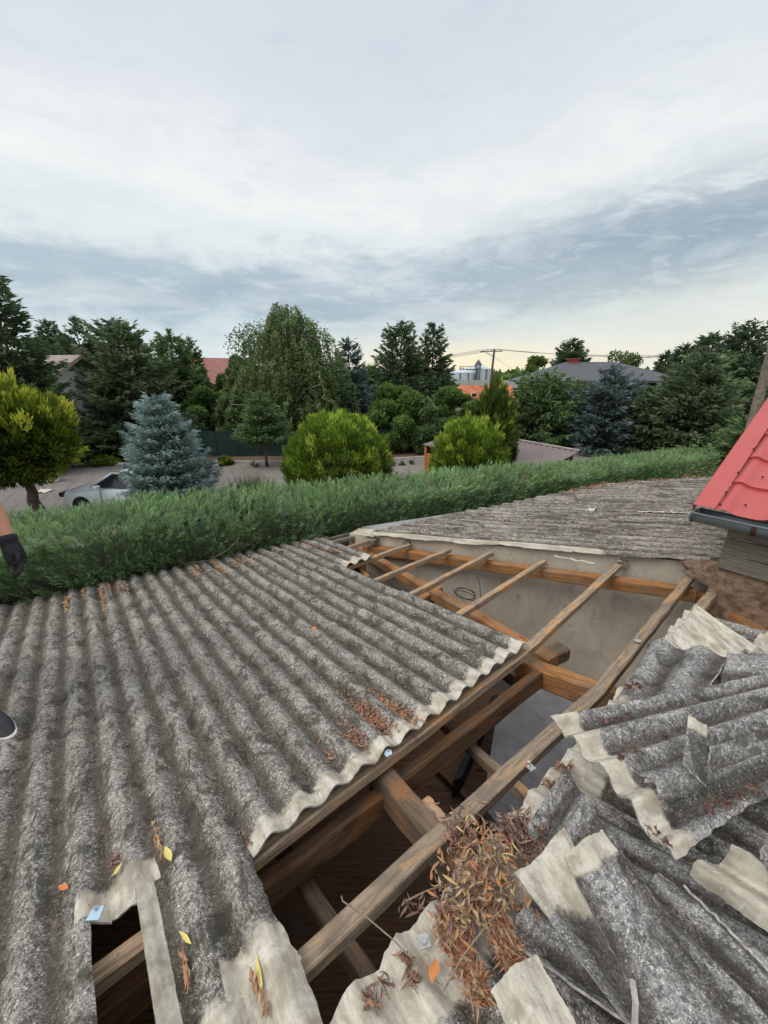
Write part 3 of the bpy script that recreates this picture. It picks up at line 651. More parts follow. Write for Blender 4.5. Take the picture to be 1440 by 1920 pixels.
def globe(base, H, R, m, label, seed, n=26000, group=None, L=.17, Wd=.045, name='globe_thuja', cat='bush', spike=.12, up=.9, bottom=.0, tr=None, sq=2.0, clump=420, amp=.10):
    """clipped thuja: dense sprays pointing up and out from an egg-shaped body, in tufts"""
    r = np.random.default_rng(seed); base = np.array(base, float); e = empty(name, base, label, cat, group)
    trunk(e, base, bottom + H * .25, tr or .07)
    cz = bottom + (H - bottom) * .46; hz_ = (H - bottom)
    cd_ = nrm(r.normal(0, 1, (clump, 3))); co = r.normal(0, amp, clump); ct = r.normal(0, .20, clump)
    d = nrm(r.normal(0, 1, (n, 3))); idx = np.argmax(d @ cd_.T, 1); near = np.max(d @ cd_.T, 1)
    rad = 1 - .42 * r.uniform(0, 1, n) ** 2.2 + co[idx] - (1 - near) * 9
    az_h = np.where(d[:, 2] > 0, hz_ * .54, hz_ * .46)
    P = base + np.array([0, 0, cz]) + d * rad[:, None] * np.stack([np.full(n, R), np.full(n, R), az_h], 1)
    P[:, 2] = np.maximum(P[:, 2], base[2] + bottom + .02)
    D = d * [1, 1, .6] * .75 + (cd_[idx] - d) * -.6 + r.normal(0, .28, (n, 3)); D[:, 2] += up * np.clip(d[:, 2] + .75, .2, 1.3)
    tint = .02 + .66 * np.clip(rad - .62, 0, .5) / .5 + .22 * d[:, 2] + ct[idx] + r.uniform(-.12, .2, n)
    LL = L * r.uniform(.6, 1.3, n) * (1 + spike * 4 * (r.uniform(0, 1, n) > .982))
    foliage('foliage' if cat == 'bush' else 'crown', P, D, LL, Wd * r.uniform(.7, 1.3, n), m, e, r, tint)
    return e
def gx(x, y, d): p = at_y(x, y, d); return (p[0], p[1], 0.)
def topz(x, y, d): return at_y(x, y, d)[2]
def wid(px_n, x, d): return px_n / F_PX * (d * math.cos(PITCH) + 1.0)

# ---- juniper hedge: one long clipped body of feathery sprays along the eave wall
def hedge():
    r = np.random.default_rng(3)
    e_dir = nrm((RP(2.0, EAVE(2.0)) - RP(-2.0, EAVE(-2.0))) * [1, 1, 0]); n_dir = np.array([-e_dir[1], e_dir[0], 0]); n_dir = n_dir if n_dir[1] > 0 else -n_dir
    o0 = RP(0, EAVE(0)) * [1, 1, 0]
    S0, S1 = -7.5, 15.2
    def cx(s): return np.interp(s, [-7.5, 0, 6, 10, 15.2], [.62, .62, .58, .72, .95])           # middle line behind the eave
    def hw(s): return np.interp(s, [-7.5, 0, 6, 10, 15.2], [.66, .66, .58, .50, .50])
    def ht(s): return np.interp(s, [-7.5, -3, 0, 4, 8, 11, 15.2], [2.70, 2.70, 2.67, 2.56, 2.36, 2.20, 2.07]) + .02 * np.sin(s * 1.3) + .015 * np.sin(s * 3.7)
    o = empty('juniper_hedge', o0, 'long clipped blue green juniper hedge growing along the eave of the corrugated roof', 'hedge')
    # inner woody mass
    ns, nk = 90, 16; vs = []; 
    for i in range(ns + 1):
        s = S0 + .1 + (S1 - S0 - .2) * i / ns
        for k in range(nk):
            a_ = 2 * math.pi * k / nk; cx_, cy_ = math.cos(a_), math.sin(a_); q = .80
            x = q * hw(s) * np.sign(cx_) * abs(cx_) ** .55; z = (ht(s) * .5 - .06) * q * 1.1 * np.sign(cy_) * abs(cy_) ** .5 + ht(s) * .5 - .12
            vs.append(o0 + e_dir * s + n_dir * (cx(s) + x) + np.array([0, 0, max(z, 0)]) + r.normal(0, .02, 3))
    fs = [(i * nk + k, i * nk + (k + 1) % nk, (i + 1) * nk + (k + 1) % nk, (i + 1) * nk + k) for i in range(ns) for k in range(nk)] + [tuple(range(nk)), tuple(ns * nk + k for k in range(nk))]
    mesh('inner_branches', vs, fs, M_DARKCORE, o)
    # tufts over top, both faces and ends
    nc = 15500; s = S0 + (S1 - S0) * r.uniform(0, 1, nc) ** 1.15; face = r.choice(3, nc, p=(.56, .36, .08)); u_ = r.uniform(0, 1, nc)
    h = ht(s); w_ = hw(s)
    x = np.where(face == 0, -w_ * r.uniform(.84, 1.04, nc), np.where(face == 1, w_ * (2 * u_ - 1), w_))
    z = np.where(face == 0, h - 1.15 * u_ ** 1.1, np.where(face == 1, h, h * (1 - u_ * .6)))
    z = z - .10 * np.clip(np.abs(x) / w_ - .55, 0, 1) ** 2 * 3 * (face == 1)
    C_ = o0 + e_dir * s[:, None] + n_dir * (cx(s) + x)[:, None]; C_[:, 2] = z + r.normal(0, .03, nc)
    nd = np.where((face == 0)[:, None], -n_dir * .75 + np.array([0, 0, .75]), np.where((face == 1)[:, None], np.array([0, 0, 1.]) + n_dir * (x / w_ * .3)[:, None], n_dir * .9 + np.array([0, 0, .5])))
    sw = .5 * np.sin(s * 1.7 + z * 2.3) + .35 * np.sin(s * 4.9 - z * 5)
    nd = nrm(nd + e_dir * (sw * .45 + r.normal(.1, .28, nc))[:, None] + r.normal(0, .18, (nc, 3)))
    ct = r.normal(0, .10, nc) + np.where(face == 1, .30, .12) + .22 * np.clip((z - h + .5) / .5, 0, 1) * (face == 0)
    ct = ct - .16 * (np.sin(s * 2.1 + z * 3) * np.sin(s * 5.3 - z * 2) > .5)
    per = 22; k = nc * per
    Pi = np.repeat(C_, per, 0); Di = np.repeat(nd, per, 0); ax_l = np.repeat(r.uniform(.13, .24, nc), per)
    t_ = r.uniform(0, 1, k)
    side = nrm(np.cross(Di, r.normal(0, 1, (k, 3))))
    P = Pi + Di * (t_ * ax_l - .10)[:, None] + side * (.004 + .012 * (1 - t_))[:, None]
    D = Di + side * (r.uniform(.25, .75, k) * (1.15 - t_ * .7))[:, None]
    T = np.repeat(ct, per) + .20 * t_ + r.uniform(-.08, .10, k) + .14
    brown = r.uniform(0, 1, nc) < .02
    T = np.where(np.repeat(brown, per), -.3, T)
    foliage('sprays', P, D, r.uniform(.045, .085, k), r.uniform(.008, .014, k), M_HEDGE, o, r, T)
    return o
hedge()
# dead stem poking out of the hedge
m = MB(); pts = [on_roof(318, 1060, .02), on_roof(390, 1052, .08), on_roof(430, 1030, .16), on_roof(448, 1010, .24), on_roof(446, 985, .36)]
m.tube(pts, [.011, .011, .009, .007, .004], 6); o = m.build('dead_branch', M_BARK, None, True); tag(o, 'bare curved dead twig sticking out of the hedge over the eave', 'branch')

# ---- garden trees between hedge and driveway
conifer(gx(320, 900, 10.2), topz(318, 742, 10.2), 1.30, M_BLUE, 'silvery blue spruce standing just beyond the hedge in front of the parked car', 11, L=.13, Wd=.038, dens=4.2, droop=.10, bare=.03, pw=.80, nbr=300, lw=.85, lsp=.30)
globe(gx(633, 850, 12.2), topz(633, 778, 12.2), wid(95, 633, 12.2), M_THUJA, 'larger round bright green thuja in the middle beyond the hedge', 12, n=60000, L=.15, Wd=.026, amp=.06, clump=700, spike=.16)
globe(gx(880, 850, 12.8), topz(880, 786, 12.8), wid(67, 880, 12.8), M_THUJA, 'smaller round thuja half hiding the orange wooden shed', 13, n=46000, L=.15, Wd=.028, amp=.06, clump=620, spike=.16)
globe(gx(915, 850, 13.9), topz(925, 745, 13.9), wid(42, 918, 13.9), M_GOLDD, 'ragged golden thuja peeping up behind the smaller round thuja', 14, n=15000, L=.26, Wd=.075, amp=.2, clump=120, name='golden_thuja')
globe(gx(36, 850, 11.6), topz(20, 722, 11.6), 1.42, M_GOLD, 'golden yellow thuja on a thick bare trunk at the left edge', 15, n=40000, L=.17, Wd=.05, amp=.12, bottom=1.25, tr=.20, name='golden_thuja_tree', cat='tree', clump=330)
# low tufts of ornamental grass seen over the hedge
for i, (x, d, h) in enumerate([(470, 11.5, 1.55), (452, 11.8, 1.35)]):
    r = np.random.default_rng(70 + i); p = np.array(gx(x, 900, d)); n = 900; q = r.normal(0, .16, (n, 3)) * [1, 1, 0]; D = q * 1.6 + r.normal(0, .12, (n, 3)); D[:, 2] += 1
    e = empty('grass_tuft', p, ['pale feathery grass clump peeping over the hedge right of the blue spruce', 'shorter grass clump beside the taller one, nearer the blue spruce'][i], 'grass clump')
    foliage('blade', p + q, D, h * r.uniform(.6, 1.05, n), .018, M_GRASS, e, r)
# ---- tree belt beyond the driveway (x, top y, distance, half width px, material, kind ...)
S1_, S2_, S3_, B2 = M_SPRUCE, M_SPRUCE2, M_SPRUCE3, M_BLUE2
G = 'conifers behind the driveway'
belt = [
 (-12, 515, 18, 66, S1_, 'tall dark spruce cut by the left edge of the picture', .25),
 (98, 602, 30, 34, S1_, 'small dark round topped conifer left of the pale tiled house roof gap', .2),
 (150, 598, 27, 44, S1_, 'dark spruce rising just right of the hidden tiled roof on the left', .25),
 (222, 600, 29, 50, S1_, 'darkest spruce top behind the broad grey green spruce on the left', .2),
 (228, 612, 22.5, 92, S3_, 'broad grey green spruce with sweeping boughs behind the blue spruce', .35),
 (325, 622, 26, 52, S2_, 'mid green spruce with a bare pointed tip left of the red house', .2),
 (362, 636, 28, 26, S2_, 'narrow light green conifer touching the red house roof', .2),
 (655, 640, 27, 38, B2, 'narrow bluish spruce standing right of the weeping birch', .2),
 (752, 606, 30, 60, S1_, 'dark double crowned spruce, the broader left one of the pair', .2),
 (812, 610, 31, 40, S1_, 'slimmer dark spruce, the right one of the pair', .2),
 (1068, 638, 48, 44, S1_, 'dark pine behind the red chimney of the grey roofed house', .1),
 (1018, 702, 25, 70, S2_, 'wide green spruce in front of the left end of the grey roofed house', .3),
 (1140, 690, 23, 60, B2, 'grey blue spruce in front of the middle of the grey roofed house', .3),
 (1228, 728, 22, 60, S3_, 'low olive spruce between the grey blue one and the tall tipped one', .3),
 (1312, 668, 21, 84, S3_, 'olive brown spruce with a pale leader near the red tiled roof', .3),
 (1276, 650, 34, 34, S1_, 'leftmost dark conifer of the far group on the right', .15),
 (1322, 632, 33, 46, S1_, 'middle dark conifer of the far group on the right', .15),
 (1402, 607, 30, 66, S1_, 'tallest dark spruce at the right edge behind the leaning pole', .2),
 (1395, 790, 16.5, 50, S2_, 'dark green spruce boughs just behind the red tiled roof', .3),
 (1240, 662, 42, 22, S1_, 'small dark conifer right of the grey roofed house', .1),
]
for i, (x, ty, d, hw_, mm, lab, dr) in enumerate(belt):
    H = topz(x, ty, d); R = wid(hw_, x, d)
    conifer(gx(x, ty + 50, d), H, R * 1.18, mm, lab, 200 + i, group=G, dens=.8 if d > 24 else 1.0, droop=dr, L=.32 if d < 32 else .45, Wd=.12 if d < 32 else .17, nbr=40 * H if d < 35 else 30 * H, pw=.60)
# the small layered spruce on a clean stem by the fence
conifer(gx(495, 820, 19.0), topz(490, 738, 19.0), wid(62, 490, 19.0), S2_, 'small layered green spruce on a bare stem before the dark green fence', 240, group=G, dens=1.2, droop=.22, bare=.30, L=.24, Wd=.07, nbr=150)
# weeping birch
def birch(base, H, R, seed):
    r = np.random.default_rng(seed); base = np.array(base, float); e = empty('weeping_birch', base, 'tall weeping birch with hanging pale green twigs in the middle of the tree belt', 'tree')
    trunk(e, base, H * .8, .16, M_BARKL)
    P, D, T = [], [], []; lb = MB()
    for i in range(520):
        a_ = r.uniform(0, 6.28); t_ = r.uniform(.22, 1.0); q = R * (math.sin(math.pi * min(1, .18 + t_ * .80)) ** .7) * r.uniform(.15, 1.0)
        top = base + np.array([q * math.cos(a_), q * math.sin(a_) * .8, H * t_ * (1 - .20 * (q / R) ** 2) + r.normal(0, .12)])
        if i % 9 == 0:
            s0 = base + np.array([0, 0, H * t_ * .55]); lb.tube([s0, (s0 + top) / 2 + np.array([0, 0, .35]), top], [.05, .035, .015], 5, False)
        ln = r.uniform(.9, 2.6) * (.5 + .5 * t_); k = int(ln * 42); s = np.sort(r.uniform(0, 1, k))
        sway = r.normal(0, .10, 2)
        pt = top + np.stack([math.cos(a_) * .35 * np.sin(s * 1.5) + sway[0] * s, math.sin(a_) * .35 * np.sin(s * 1.5) + sway[1] * s, .18 * np.sin(s * 2.2) - ln * s ** 1.25], 1) + r.normal(0, .055, (k, 3))
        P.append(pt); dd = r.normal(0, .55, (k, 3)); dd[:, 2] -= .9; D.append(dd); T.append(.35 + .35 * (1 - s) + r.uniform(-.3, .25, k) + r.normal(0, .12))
    P, D, T = map(np.concatenate, (P, D, T)); P[:, 2] = np.maximum(P[:, 2], .3)
    bl = [(base + np.array([R * .55 * r.uniform(-1, 1), R * .3 * r.uniform(-1, 1), H * r.uniform(.30, .80)]), np.array([R * .34, R * .34, H * .13]) * r.uniform(.8, 1.2)) for _ in range(26)]
    Q, qd, _r = crown_pts(bl, 17000, r, .3); qd = qd * .5 + r.normal(0, .5, qd.shape); qd[:, 2] -= .7
    P = np.concatenate([P, Q]); D = np.concatenate([D, qd]); T = np.concatenate([T, r.uniform(.05, .55, len(Q))])
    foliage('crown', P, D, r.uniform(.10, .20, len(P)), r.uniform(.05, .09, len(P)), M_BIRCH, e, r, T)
    lb.build('limbs', M_BARKL, e, True)
birch(gx(540, 660, 24), topz(540, 572, 24), wid(128, 535, 24), 31)
GB = 'leafy shrubs behind the driveway'
bush = [
 (182, 655, 31, 46, M_SPRUCE, 'dark leafy tree crown between the two leftmost dark spruces', 'tree'),
 (272, 665, 30, 50, M_DECID, 'dark green crown right of the broad grey green spruce', 'tree'),
 (345, 690, 27, 60, M_SPRUCE2, 'dense green crown in front of the red house', 'tree'),
 (445, 690, 28, 46, M_DECID, 'green crown filling the gap left of the weeping birch', 'tree'),
 (905, 748, 24, 50, M_DECID, 'low green shrubs below the orange metal roof', 'bush'), # x, top y, d, half width, material, label, leaf, n
 (455, 660, 26, 34, M_BIRCH, 'thin pale leafed tree between red house and weeping birch', 'tree'),
 (690, 690, 33, 40, M_DECID2, 'light green tree crown showing between the bluish spruce and the dark pair', 'tree'),
 (742, 722, 24, 66, M_DECID, 'rounded green shrub mass below the dark pair of spruces', 'bush'),
 (800, 752, 23, 46, M_SPRUCE2, 'dark green shrub left of the smaller round thuja', 'bush'),
 (852, 728, 26, 44, M_DECID, 'rounded shrub in front of the distant grey silos', 'bush'),
 (150, 700, 23, 72, M_DECID, 'dense green shrub under the dark spruces on the left', 'bush'),
 (95, 640, 34, 50, M_DECID, 'green treetop above the tiled roof on the left', 'tree'),
 (300, 735, 24, 60, M_DECID, 'dark leafy shrub behind the blue spruce', 'bush'),
 (395, 720, 24.5, 50, M_DECID, 'green shrub below the red house roof', 'bush'),
 (440, 745, 23.5, 42, M_SPRUCE2, 'shrub left of the small layered spruce', 'bush'),
 (600, 720, 25, 60, M_SPRUCE2, 'dark shrub mass at the foot of the weeping birch', 'bush'),
 (540, 745, 24, 42, M_DECID, 'shrub between layered spruce and larger round thuja', 'bush'),
 (1003, 668, 44, 28, M_DECID2, 'small pale green treetop at the left end of the grey roofed house', 'tree'),
 (1160, 660, 50, 40, M_DECID2, 'pale green deciduous crown behind the grey roofed house', 'tree'),
 (960, 760, 26, 30, M_SPRUCE, 'dark shrub left of the wide green spruce', 'bush'),
 (1090, 724, 26, 60, M_SPRUCE, 'dark undergrowth between the wide green and grey blue spruces', 'bush'),
 (1190, 726, 26, 60, M_SPRUCE, 'dark undergrowth behind the low olive spruce', 'bush'),
 (1290, 745, 26, 60, M_SPRUCE, 'dark undergrowth behind the olive brown spruce', 'bush'),
 (1370, 720, 25, 60, M_SPRUCE, 'dark undergrowth at the foot of the tallest right spruce', 'bush'),
 (60, 720, 22, 60, M_SPRUCE, 'dark undergrowth behind the golden thuja tree', 'bush'),
 (186, 858, 19.3, 28, M_GOLD, 'low yellow green shrub behind the car bonnet', 'bush'),
 (418, 858, 19.4, 16, M_GOLD, 'small yellow shrub right of the blue spruce', 'bush'),
 (345, 780, 22, 46, M_SPRUCE, 'dark shrub hidden behind the blue spruce', 'bush'),
 (710, 800, 22.5, 40, M_DECID, 'shrub showing right of the larger round thuja', 'bush'),
 (770, 800, 23, 40, M_DECID, 'low shrub above the kerb left of the shed', 'bush'),
]
for i, (x, ty, d, hw_, mm, lab, ct) in enumerate(bush):
    H = topz(x, ty, d); R = wid(hw_, x, d); n = int(np.clip(2600 * (R * R + R * H * .6), 2500, 24000)) if d < 30 else 7000
    lf = .10 if d < 20 else (.17 if d < 30 else .26)
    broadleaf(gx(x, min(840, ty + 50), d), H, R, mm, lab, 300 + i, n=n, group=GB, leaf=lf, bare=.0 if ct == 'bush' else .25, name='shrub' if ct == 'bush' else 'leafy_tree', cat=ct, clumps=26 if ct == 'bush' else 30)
for i, (x, y, s) in enumerate([(478, 872, .3), (752, 868, .22), (772, 866, .2), (735, 869, .22)]):
    p = on_z(x, y + 4, 0); broadleaf(p, s, s, M_DECID, ['tiny green shrub on the brown mulch before the fence', 'second of three tiny cushions along the far kerb', 'tiny cushion nearest the shed on the far kerb', 'first of three tiny cushions along the far kerb'][i], 400 + i, n=500, leaf=.05, bare=0, name='cushion_plant', cat='plant', clumps=8, tr=.01)
# distant wood closing the horizon
r = np.random.default_rng(55)
def wood():
    P, T = [], []
    for i in range(420):
        a_ = r.uniform(-.95, 1.1); d = r.uniform(110, 190); c = np.array([math.sin(a_) * d / math.cos(a_) * .8, d, 0]); R = r.uniform(3, 6); H = r.uniform(3.2, 5.6)
        n = 60; q = nrm(r.normal(0, 1, (n, 3))); P.append(c + q * [R, R, H * .5] + [0, 0, H * .5]); T.append(.25 + .2 * q[:, 2] + r.uniform(-.1, .1, n) + r.normal(0, .1))
    P = np.concatenate(P); T = np.concatenate(T); v, q = blades(P, r.normal(0, 1, P.shape), 2.6, 1.7, r)
    o = mesh('distant_wood', v, q, M_DECID, None, False, fattrs={'tint': np.clip(T, 0, 1)}); tag(o, 'low far-off woodland along the horizon', 'woodland', kind='stuff')
wood()

# ---------------------------------------------------------------- fence, shed, houses, silos, poles
M_FENCE = plain('fence_green', (.012, .035, .032), .6, .2, 3)
e = empty('panel_fence', (-14, 21.6, 0), 'dark green solid panel fence behind the mulch strip', 'fence')
pts = [(-30, 21.2), (-14, 21.2), (-7, 21.6), (-1, 21.9), (3, 23.4), (10, 26.2)]
for a_, b_ in zip(pts[:-1], pts[1:]):
    a_ = np.array([*a_, 0.]); b_ = np.array([*b_, 0.]); L = np.linalg.norm(b_ - a_); k = max(1, round(L / 2.5)); d = (b_ - a_) / L; sd_ = np.array([-d[1], d[0], 0])
    for i in range(k):
        c = a_ + d * L * (i + .5) / k; m = MB(); m.box(c + [0, 0, .72], d * (L / k / 2 - .04), sd_ * .012, (0, 0, .66)); m.box(c + [0, 0, 1.40], d * (L / k / 2 - .04), sd_ * .02, (0, 0, .02)); m.build('panel', M_FENCE, e)
        m = MB(); m.box(a_ + d * L * i / k + [0, 0, .74], d * .03, sd_ * .03, (0, 0, .74)); m.build('post', M_FENCE, e)

M_ORANGE = mat('orange_boards', f_wood((.42, .15, .05), (.58, .25, .09), (.34, .11, .04)), .6)
def f_brown(nb): 
    v = objvec(nb); return nb.mix(nb.noise(v, .8, 5, .6), (.15, .105, .10), (.24, .18, .17))
M_BROWNR = mat('roof_brown_metal', f_brown, .5, spec=.4)
# shed: measured corners of its roof edge
sA = on_z(790, 880, .35); d0 = sA[1]
def shed():
    L_, T2, R_ = np.array([1.56, 16.1, 1.60]), np.array([3.75, 18.2, 1.95]), np.array([7.40, 14.55, 1.95]); R_[2] = 1.93; Nn = L_ + R_ - T2
    T2[2] = 1.86; R_[2] = 1.58; Nn[2] = 1.32; L_[2] = 1.60
    cen = (L_ + R_) / 2; e = empty('garden_shed', (cen[0], cen[1], 0), 'low orange board shed with a brown ribbed metal roof', 'shed')
    ins = lambda q: cen + (q - cen) * [.93, .93, 1] - [0, 0, .06]
    cs = [ins(q) for q in (L_, T2, R_, Nn)]
    for i in range(4):
        a_, b_ = cs[i], cs[(i + 1) % 4]; ln = np.linalg.norm((b_ - a_)[:2]); dd = nrm((b_ - a_) * [1, 1, 0]); nn = np.array([-dd[1], dd[0], 0]); k = 12; m = MB()
        h_ = min(a_[2], b_[2])
        for j in range(k): m.box(np.array([*((a_ + b_) / 2)[:2], 0]) + [0, 0, h_ * (j + .5) / k] + nn * .02, dd * (ln / 2 - .05), nn * .012 + np.array([0, 0, .010]), (0, 0, h_ / k / 2 - .007))
        m.build('wall', M_ORANGE, e); m = MB(); m.box(np.array([a_[0], a_[1], a_[2] / 2]), dd * .05, nn * .05, (0, 0, a_[2] / 2)); m.build('corner_post', M_ORANGE, e)
    k = 44; m = MB(); vs = []
    for i in range(k + 1):
        s = i / k
        for t_ in (0, 1): vs.append((L_ * (1 - s) + Nn * s) * (1 - t_) + (T2 * (1 - s) + R_ * s) * t_ + [0, 0, .045 * (i % 2)])
    m.add(vs, [(2 * i, 2 * i + 2, 2 * i + 3, 2 * i + 1) for i in range(k)]); o = m.build('roof', M_BROWNR, e); o.modifiers.new('t', 'SOLIDIFY').thickness = .03
    dd = nrm(R_ - T2); m = MB(); m.box((T2 + R_) / 2 + [0, 0, .06], (R_ - T2) / 2 * 1.01, np.array([-dd[1], dd[0], 0]) * .05, (0, 0, .022)); m.build('ridge_highlight_bar', plain('ridge_highlight', (.42, .36, .34), .5), e)  # pale bar colour paints the highlight along the ridge
shed()

def house(name, c, ax, L, D_, wh, rh, mw, mr, label, kind='gable', chim=None, over=.5, wins=(), mt='window'):
    c = np.array([c[0], c[1], 0.]); ax = nrm(np.array([ax[0], ax[1], 0.])); ay = np.array([-ax[1], ax[0], 0]); e = empty(name, c, label, 'house'); z = np.array([0, 0, 1.])
    m = MB(); v = [c + ax * s * L / 2 + ay * t_ * D_ / 2 for s, t_ in ((-1, -1), (1, -1), (1, 1), (-1, 1))]; vt = [q + z * wh for q in v]
    fs = [(0, 1, 5, 4), (1, 2, 6, 5), (2, 3, 7, 6), (3, 0, 4, 7)]; vv = v + vt
    if kind == 'gable': vv += [c - ax * L / 2 + z * (wh + rh), c + ax * L / 2 + z * (wh + rh)]; fs += [(4, 8, 7), (5, 6, 9)]
    m.add(vv, fs); m.build('wall', mw, e)
    l2, d2 = L / 2 + over, D_ / 2 + over; dz = -rh * over / (D_ / 2); rl = L / 2 + over if kind == 'gable' else max(.1, L / 2 - D_ / 2 * .9)
    b_ = [c + ax * s * l2 + ay * t_ * d2 + z * (wh + dz + .05) for s, t_ in ((-1, -1), (1, -1), (1, 1), (-1, 1))]; rd = [c - ax * rl + z * (wh + rh + .05), c + ax * rl + z * (wh + rh + .05)]
    m = MB(); m.add(b_ + rd, [(0, 1, 5, 4), (2, 3, 4, 5)] + ([(1, 2, 5), (3, 0, 4)] if kind == 'hip' else [])); o = m.build('roof', mr, e); sm = o.modifiers.new('t', 'SOLIDIFY'); sm.thickness = .16
    if chim:
        s, t_, w, h, mc = chim; m = MB(); m.box(c + ax * s + ay * t_ + z * (wh + rh + h / 2 - .4), ax * w / 2, ay * w / 3, z * (h / 2 + .4)); m.box(c + ax * s + ay * t_ + z * (wh + rh + h + .05), ax * (w / 2 + .08), ay * (w / 3 + .08), z * .05); m.build('chimney', mc, o)
    for s, zz, w, h in wins:
        m = MB(); q = c + ax * s - ay * (D_ / 2 + .02) + z * zz; m.box(q, ax * w / 2, ay * .03, z * h / 2); f_ = m.build('window', M_WHITE, e)
        m = MB(); m.box(q - ay * .035, ax * (w / 2 - .07), ay * .01, z * (h / 2 - .07)); m.build('pane', M_GLASS, f_)
    return e
M_WHITE = plain('white_paint', (.72, .72, .70), .5, .06, 3); M_GLASS = plain('window_glass', (.03, .035, .04), .08, .1, 2, spec=.6)
M_CREAM = plain('render_cream', (.45, .42, .34), .9, .12, 2); M_REDR = plain('roof_dull_red', (.30, .13, .115), .7, .15, 3); M_REDO = plain('roof_rusty_orange', (.42, .13, .06), .6, .4, 1.2)
M_PALER = plain('roof_pale_tiles', (.34, .27, .24), .8, .25, 9); M_SLATE = plain('roof_slate_grey', (.095, .10, .11), .7, .12, 2); M_REDB = plain('chimney_brick', (.30, .07, .06), .85, .2, 4); M_DARKWALL = plain('wall_dark_blue_grey', (.06, .07, .085), .7, .15, 2)
M_GREYR = plain('farm_roof_grey', (.17, .18, .16), .8, .2, 2)
def hb(x, d): p = at_y(x, 705, d); return (p[0], p[1])
zt = lambda x, y, d: at_y(x, y, d)[2]
house('farmhouse', hb(100, 21.5), (.95, -.2), 3.2, 3.2, zt(86, 704, 20), zt(86, 668, 21.5) - zt(86, 704, 20), M_WHITE, M_PALER, 'white walled house with a faded red tiled roof hidden among the left trees')
house('farmhouse', hb(402, 38), (.9, .35), 4.0, 5, zt(400, 712, 38), zt(400, 672, 38) - zt(400, 712, 38), M_CREAM, M_REDR, 'house with a dull red roof and brick chimney between spruce and birch', chim=(-1.6, 0, .8, .25, M_REDB))
house('bungalow', hb(1102, 36), (1, -.22), 10.8, 7.5, zt(1100, 708, 36), zt(1100, 684, 36) - zt(1100, 712, 36), M_DARKWALL, M_SLATE, 'low house with a wide dark grey hipped roof and small red chimney', kind='hip', chim=(-1.4, 0, .9, .25, M_REDB), over=.8, wins=((-3, 2.6, 1.4, 1.0), (1, 2.6, 1.4, 1.0)))
house('outbuilding_house', hb(908, 62), (1, -.12), 7.4, 6, zt(905, 742, 62), zt(905, 724, 62) - zt(905, 743, 62), M_WHITE, M_REDO, 'small white building with a rusty orange metal roof below the utility pole', wins=((-1.6, 1.6, .8, .7),))
house('barn', hb(905, 82), (1, .1), 11, 9, zt(905, 725, 82), zt(905, 713, 82) - zt(905, 725, 82), M_DARKWALL, M_GREYR, 'grey green roofed barn in front of the silos')
M_GALV = plain('galvanised', (.60, .66, .71), .45, .12, .6, metal=.35, spec=.5)
def silo(x, d, rad, ty, label):
    p = np.array([*hb(x, d), 0]); e = empty('grain_silo', p, label, 'silo', 'grain silos'); H = zt(x, ty, d)
    m = MB(); n = 40; hs = H * .82; rings = [(rad, 0)] 
    k = 22
    for i in range(k): z0 = hs * i / k; rings += [(rad, z0), (rad * 1.012, z0 + hs / k * .5)]
    rings.append((rad, hs)); vs = [p + [r_ * math.cos(2 * math.pi * j / n), r_ * math.sin(2 * math.pi * j / n), z] for r_, z in rings for j in range(n)]
    m.add(vs, [(i * n + j, i * n + (j + 1) % n, (i + 1) * n + (j + 1) % n, (i + 1) * n + j) for i in range(len(rings) - 1) for j in range(n)]); m.build('cylinder_wall', M_GALV, e, True)
    m = MB(); rr = [(rad * 1.03, hs), (rad * .18, H * .96), (rad * .18, H), (0.01, H * 1.01)]; vs = [p + [r_ * math.cos(2 * math.pi * j / n), r_ * math.sin(2 * math.pi * j / n), z] for r_, z in rr for j in range(n)]
    m.add(vs, [(i * n + j, i * n + (j + 1) % n, (i + 1) * n + (j + 1) % n, (i + 1) * n + j) for i in range(3) for j in range(n)]); m.build('cone_roof', M_GALV, e)
    m = MB()
    for a_ in (-1.9, -1.2): q = p + np.array([rad * 1.06 * math.cos(a_), rad * 1.06 * math.sin(a_), 0]); m.tube([q, q + [0, 0, hs]], .12, 5)
    m.build('ladder', M_SLATE, e); return p, H
silo(866, 105, 3.0, 690, 'left grain silo, the smaller one carrying the catwalk'); pS, HS = silo(896, 108, 3.6, 682, 'right grain silo, the larger one with the pointed cap')
e = empty('elevator_tower', pS + [0, -1, 0], 'narrow lattice elevator tower with a peaked head rising between the silos', 'tower'); m = MB(); zt_ = zt(896, 677, 106)
q = np.array([*hb(895, 104.5), 0])
for sx in (-.5, .5):
    for sy in (-.5, .5): m.tube([q + [sx, sy, 0], q + [sx, sy, zt_ - 1]], .09, 4)
for i in range(12): z = (zt_ - 1) * i / 12; m.tube([q + [-.5, -.5, z], q + [.5, -.5, z + 1]], .06, 4)
m.build('lattice', M_SLATE, e); m = MB(); m.add([q + [-.9, -.9, zt_ - 1.1], q + [.9, -.9, zt_ - 1.1], q + [.9, .9, zt_ - 1.1], q + [-.9, .9, zt_ - 1.1], q + [0, 0, zt_ + .4]], [(0, 1, 4), (1, 2, 4), (2, 3, 4), (3, 0, 4), (3, 2, 1, 0)]); m.build('head', M_SLATE, e)
m = MB(); a_ = np.array([*hb(862, 104), zt(862, 693, 104)]); b_ = q + [0, 0, a_[2]]; m.tube([a_, b_], .10, 4); m.tube([a_ + [0, 0, .8], b_ + [0, 0, .8]], .06, 4)
for i in range(6): c = a_ + (b_ - a_) * i / 5; m.tube([c, c + [0, 0, .8]], .05, 4)
m.build('catwalk', M_SLATE, e)
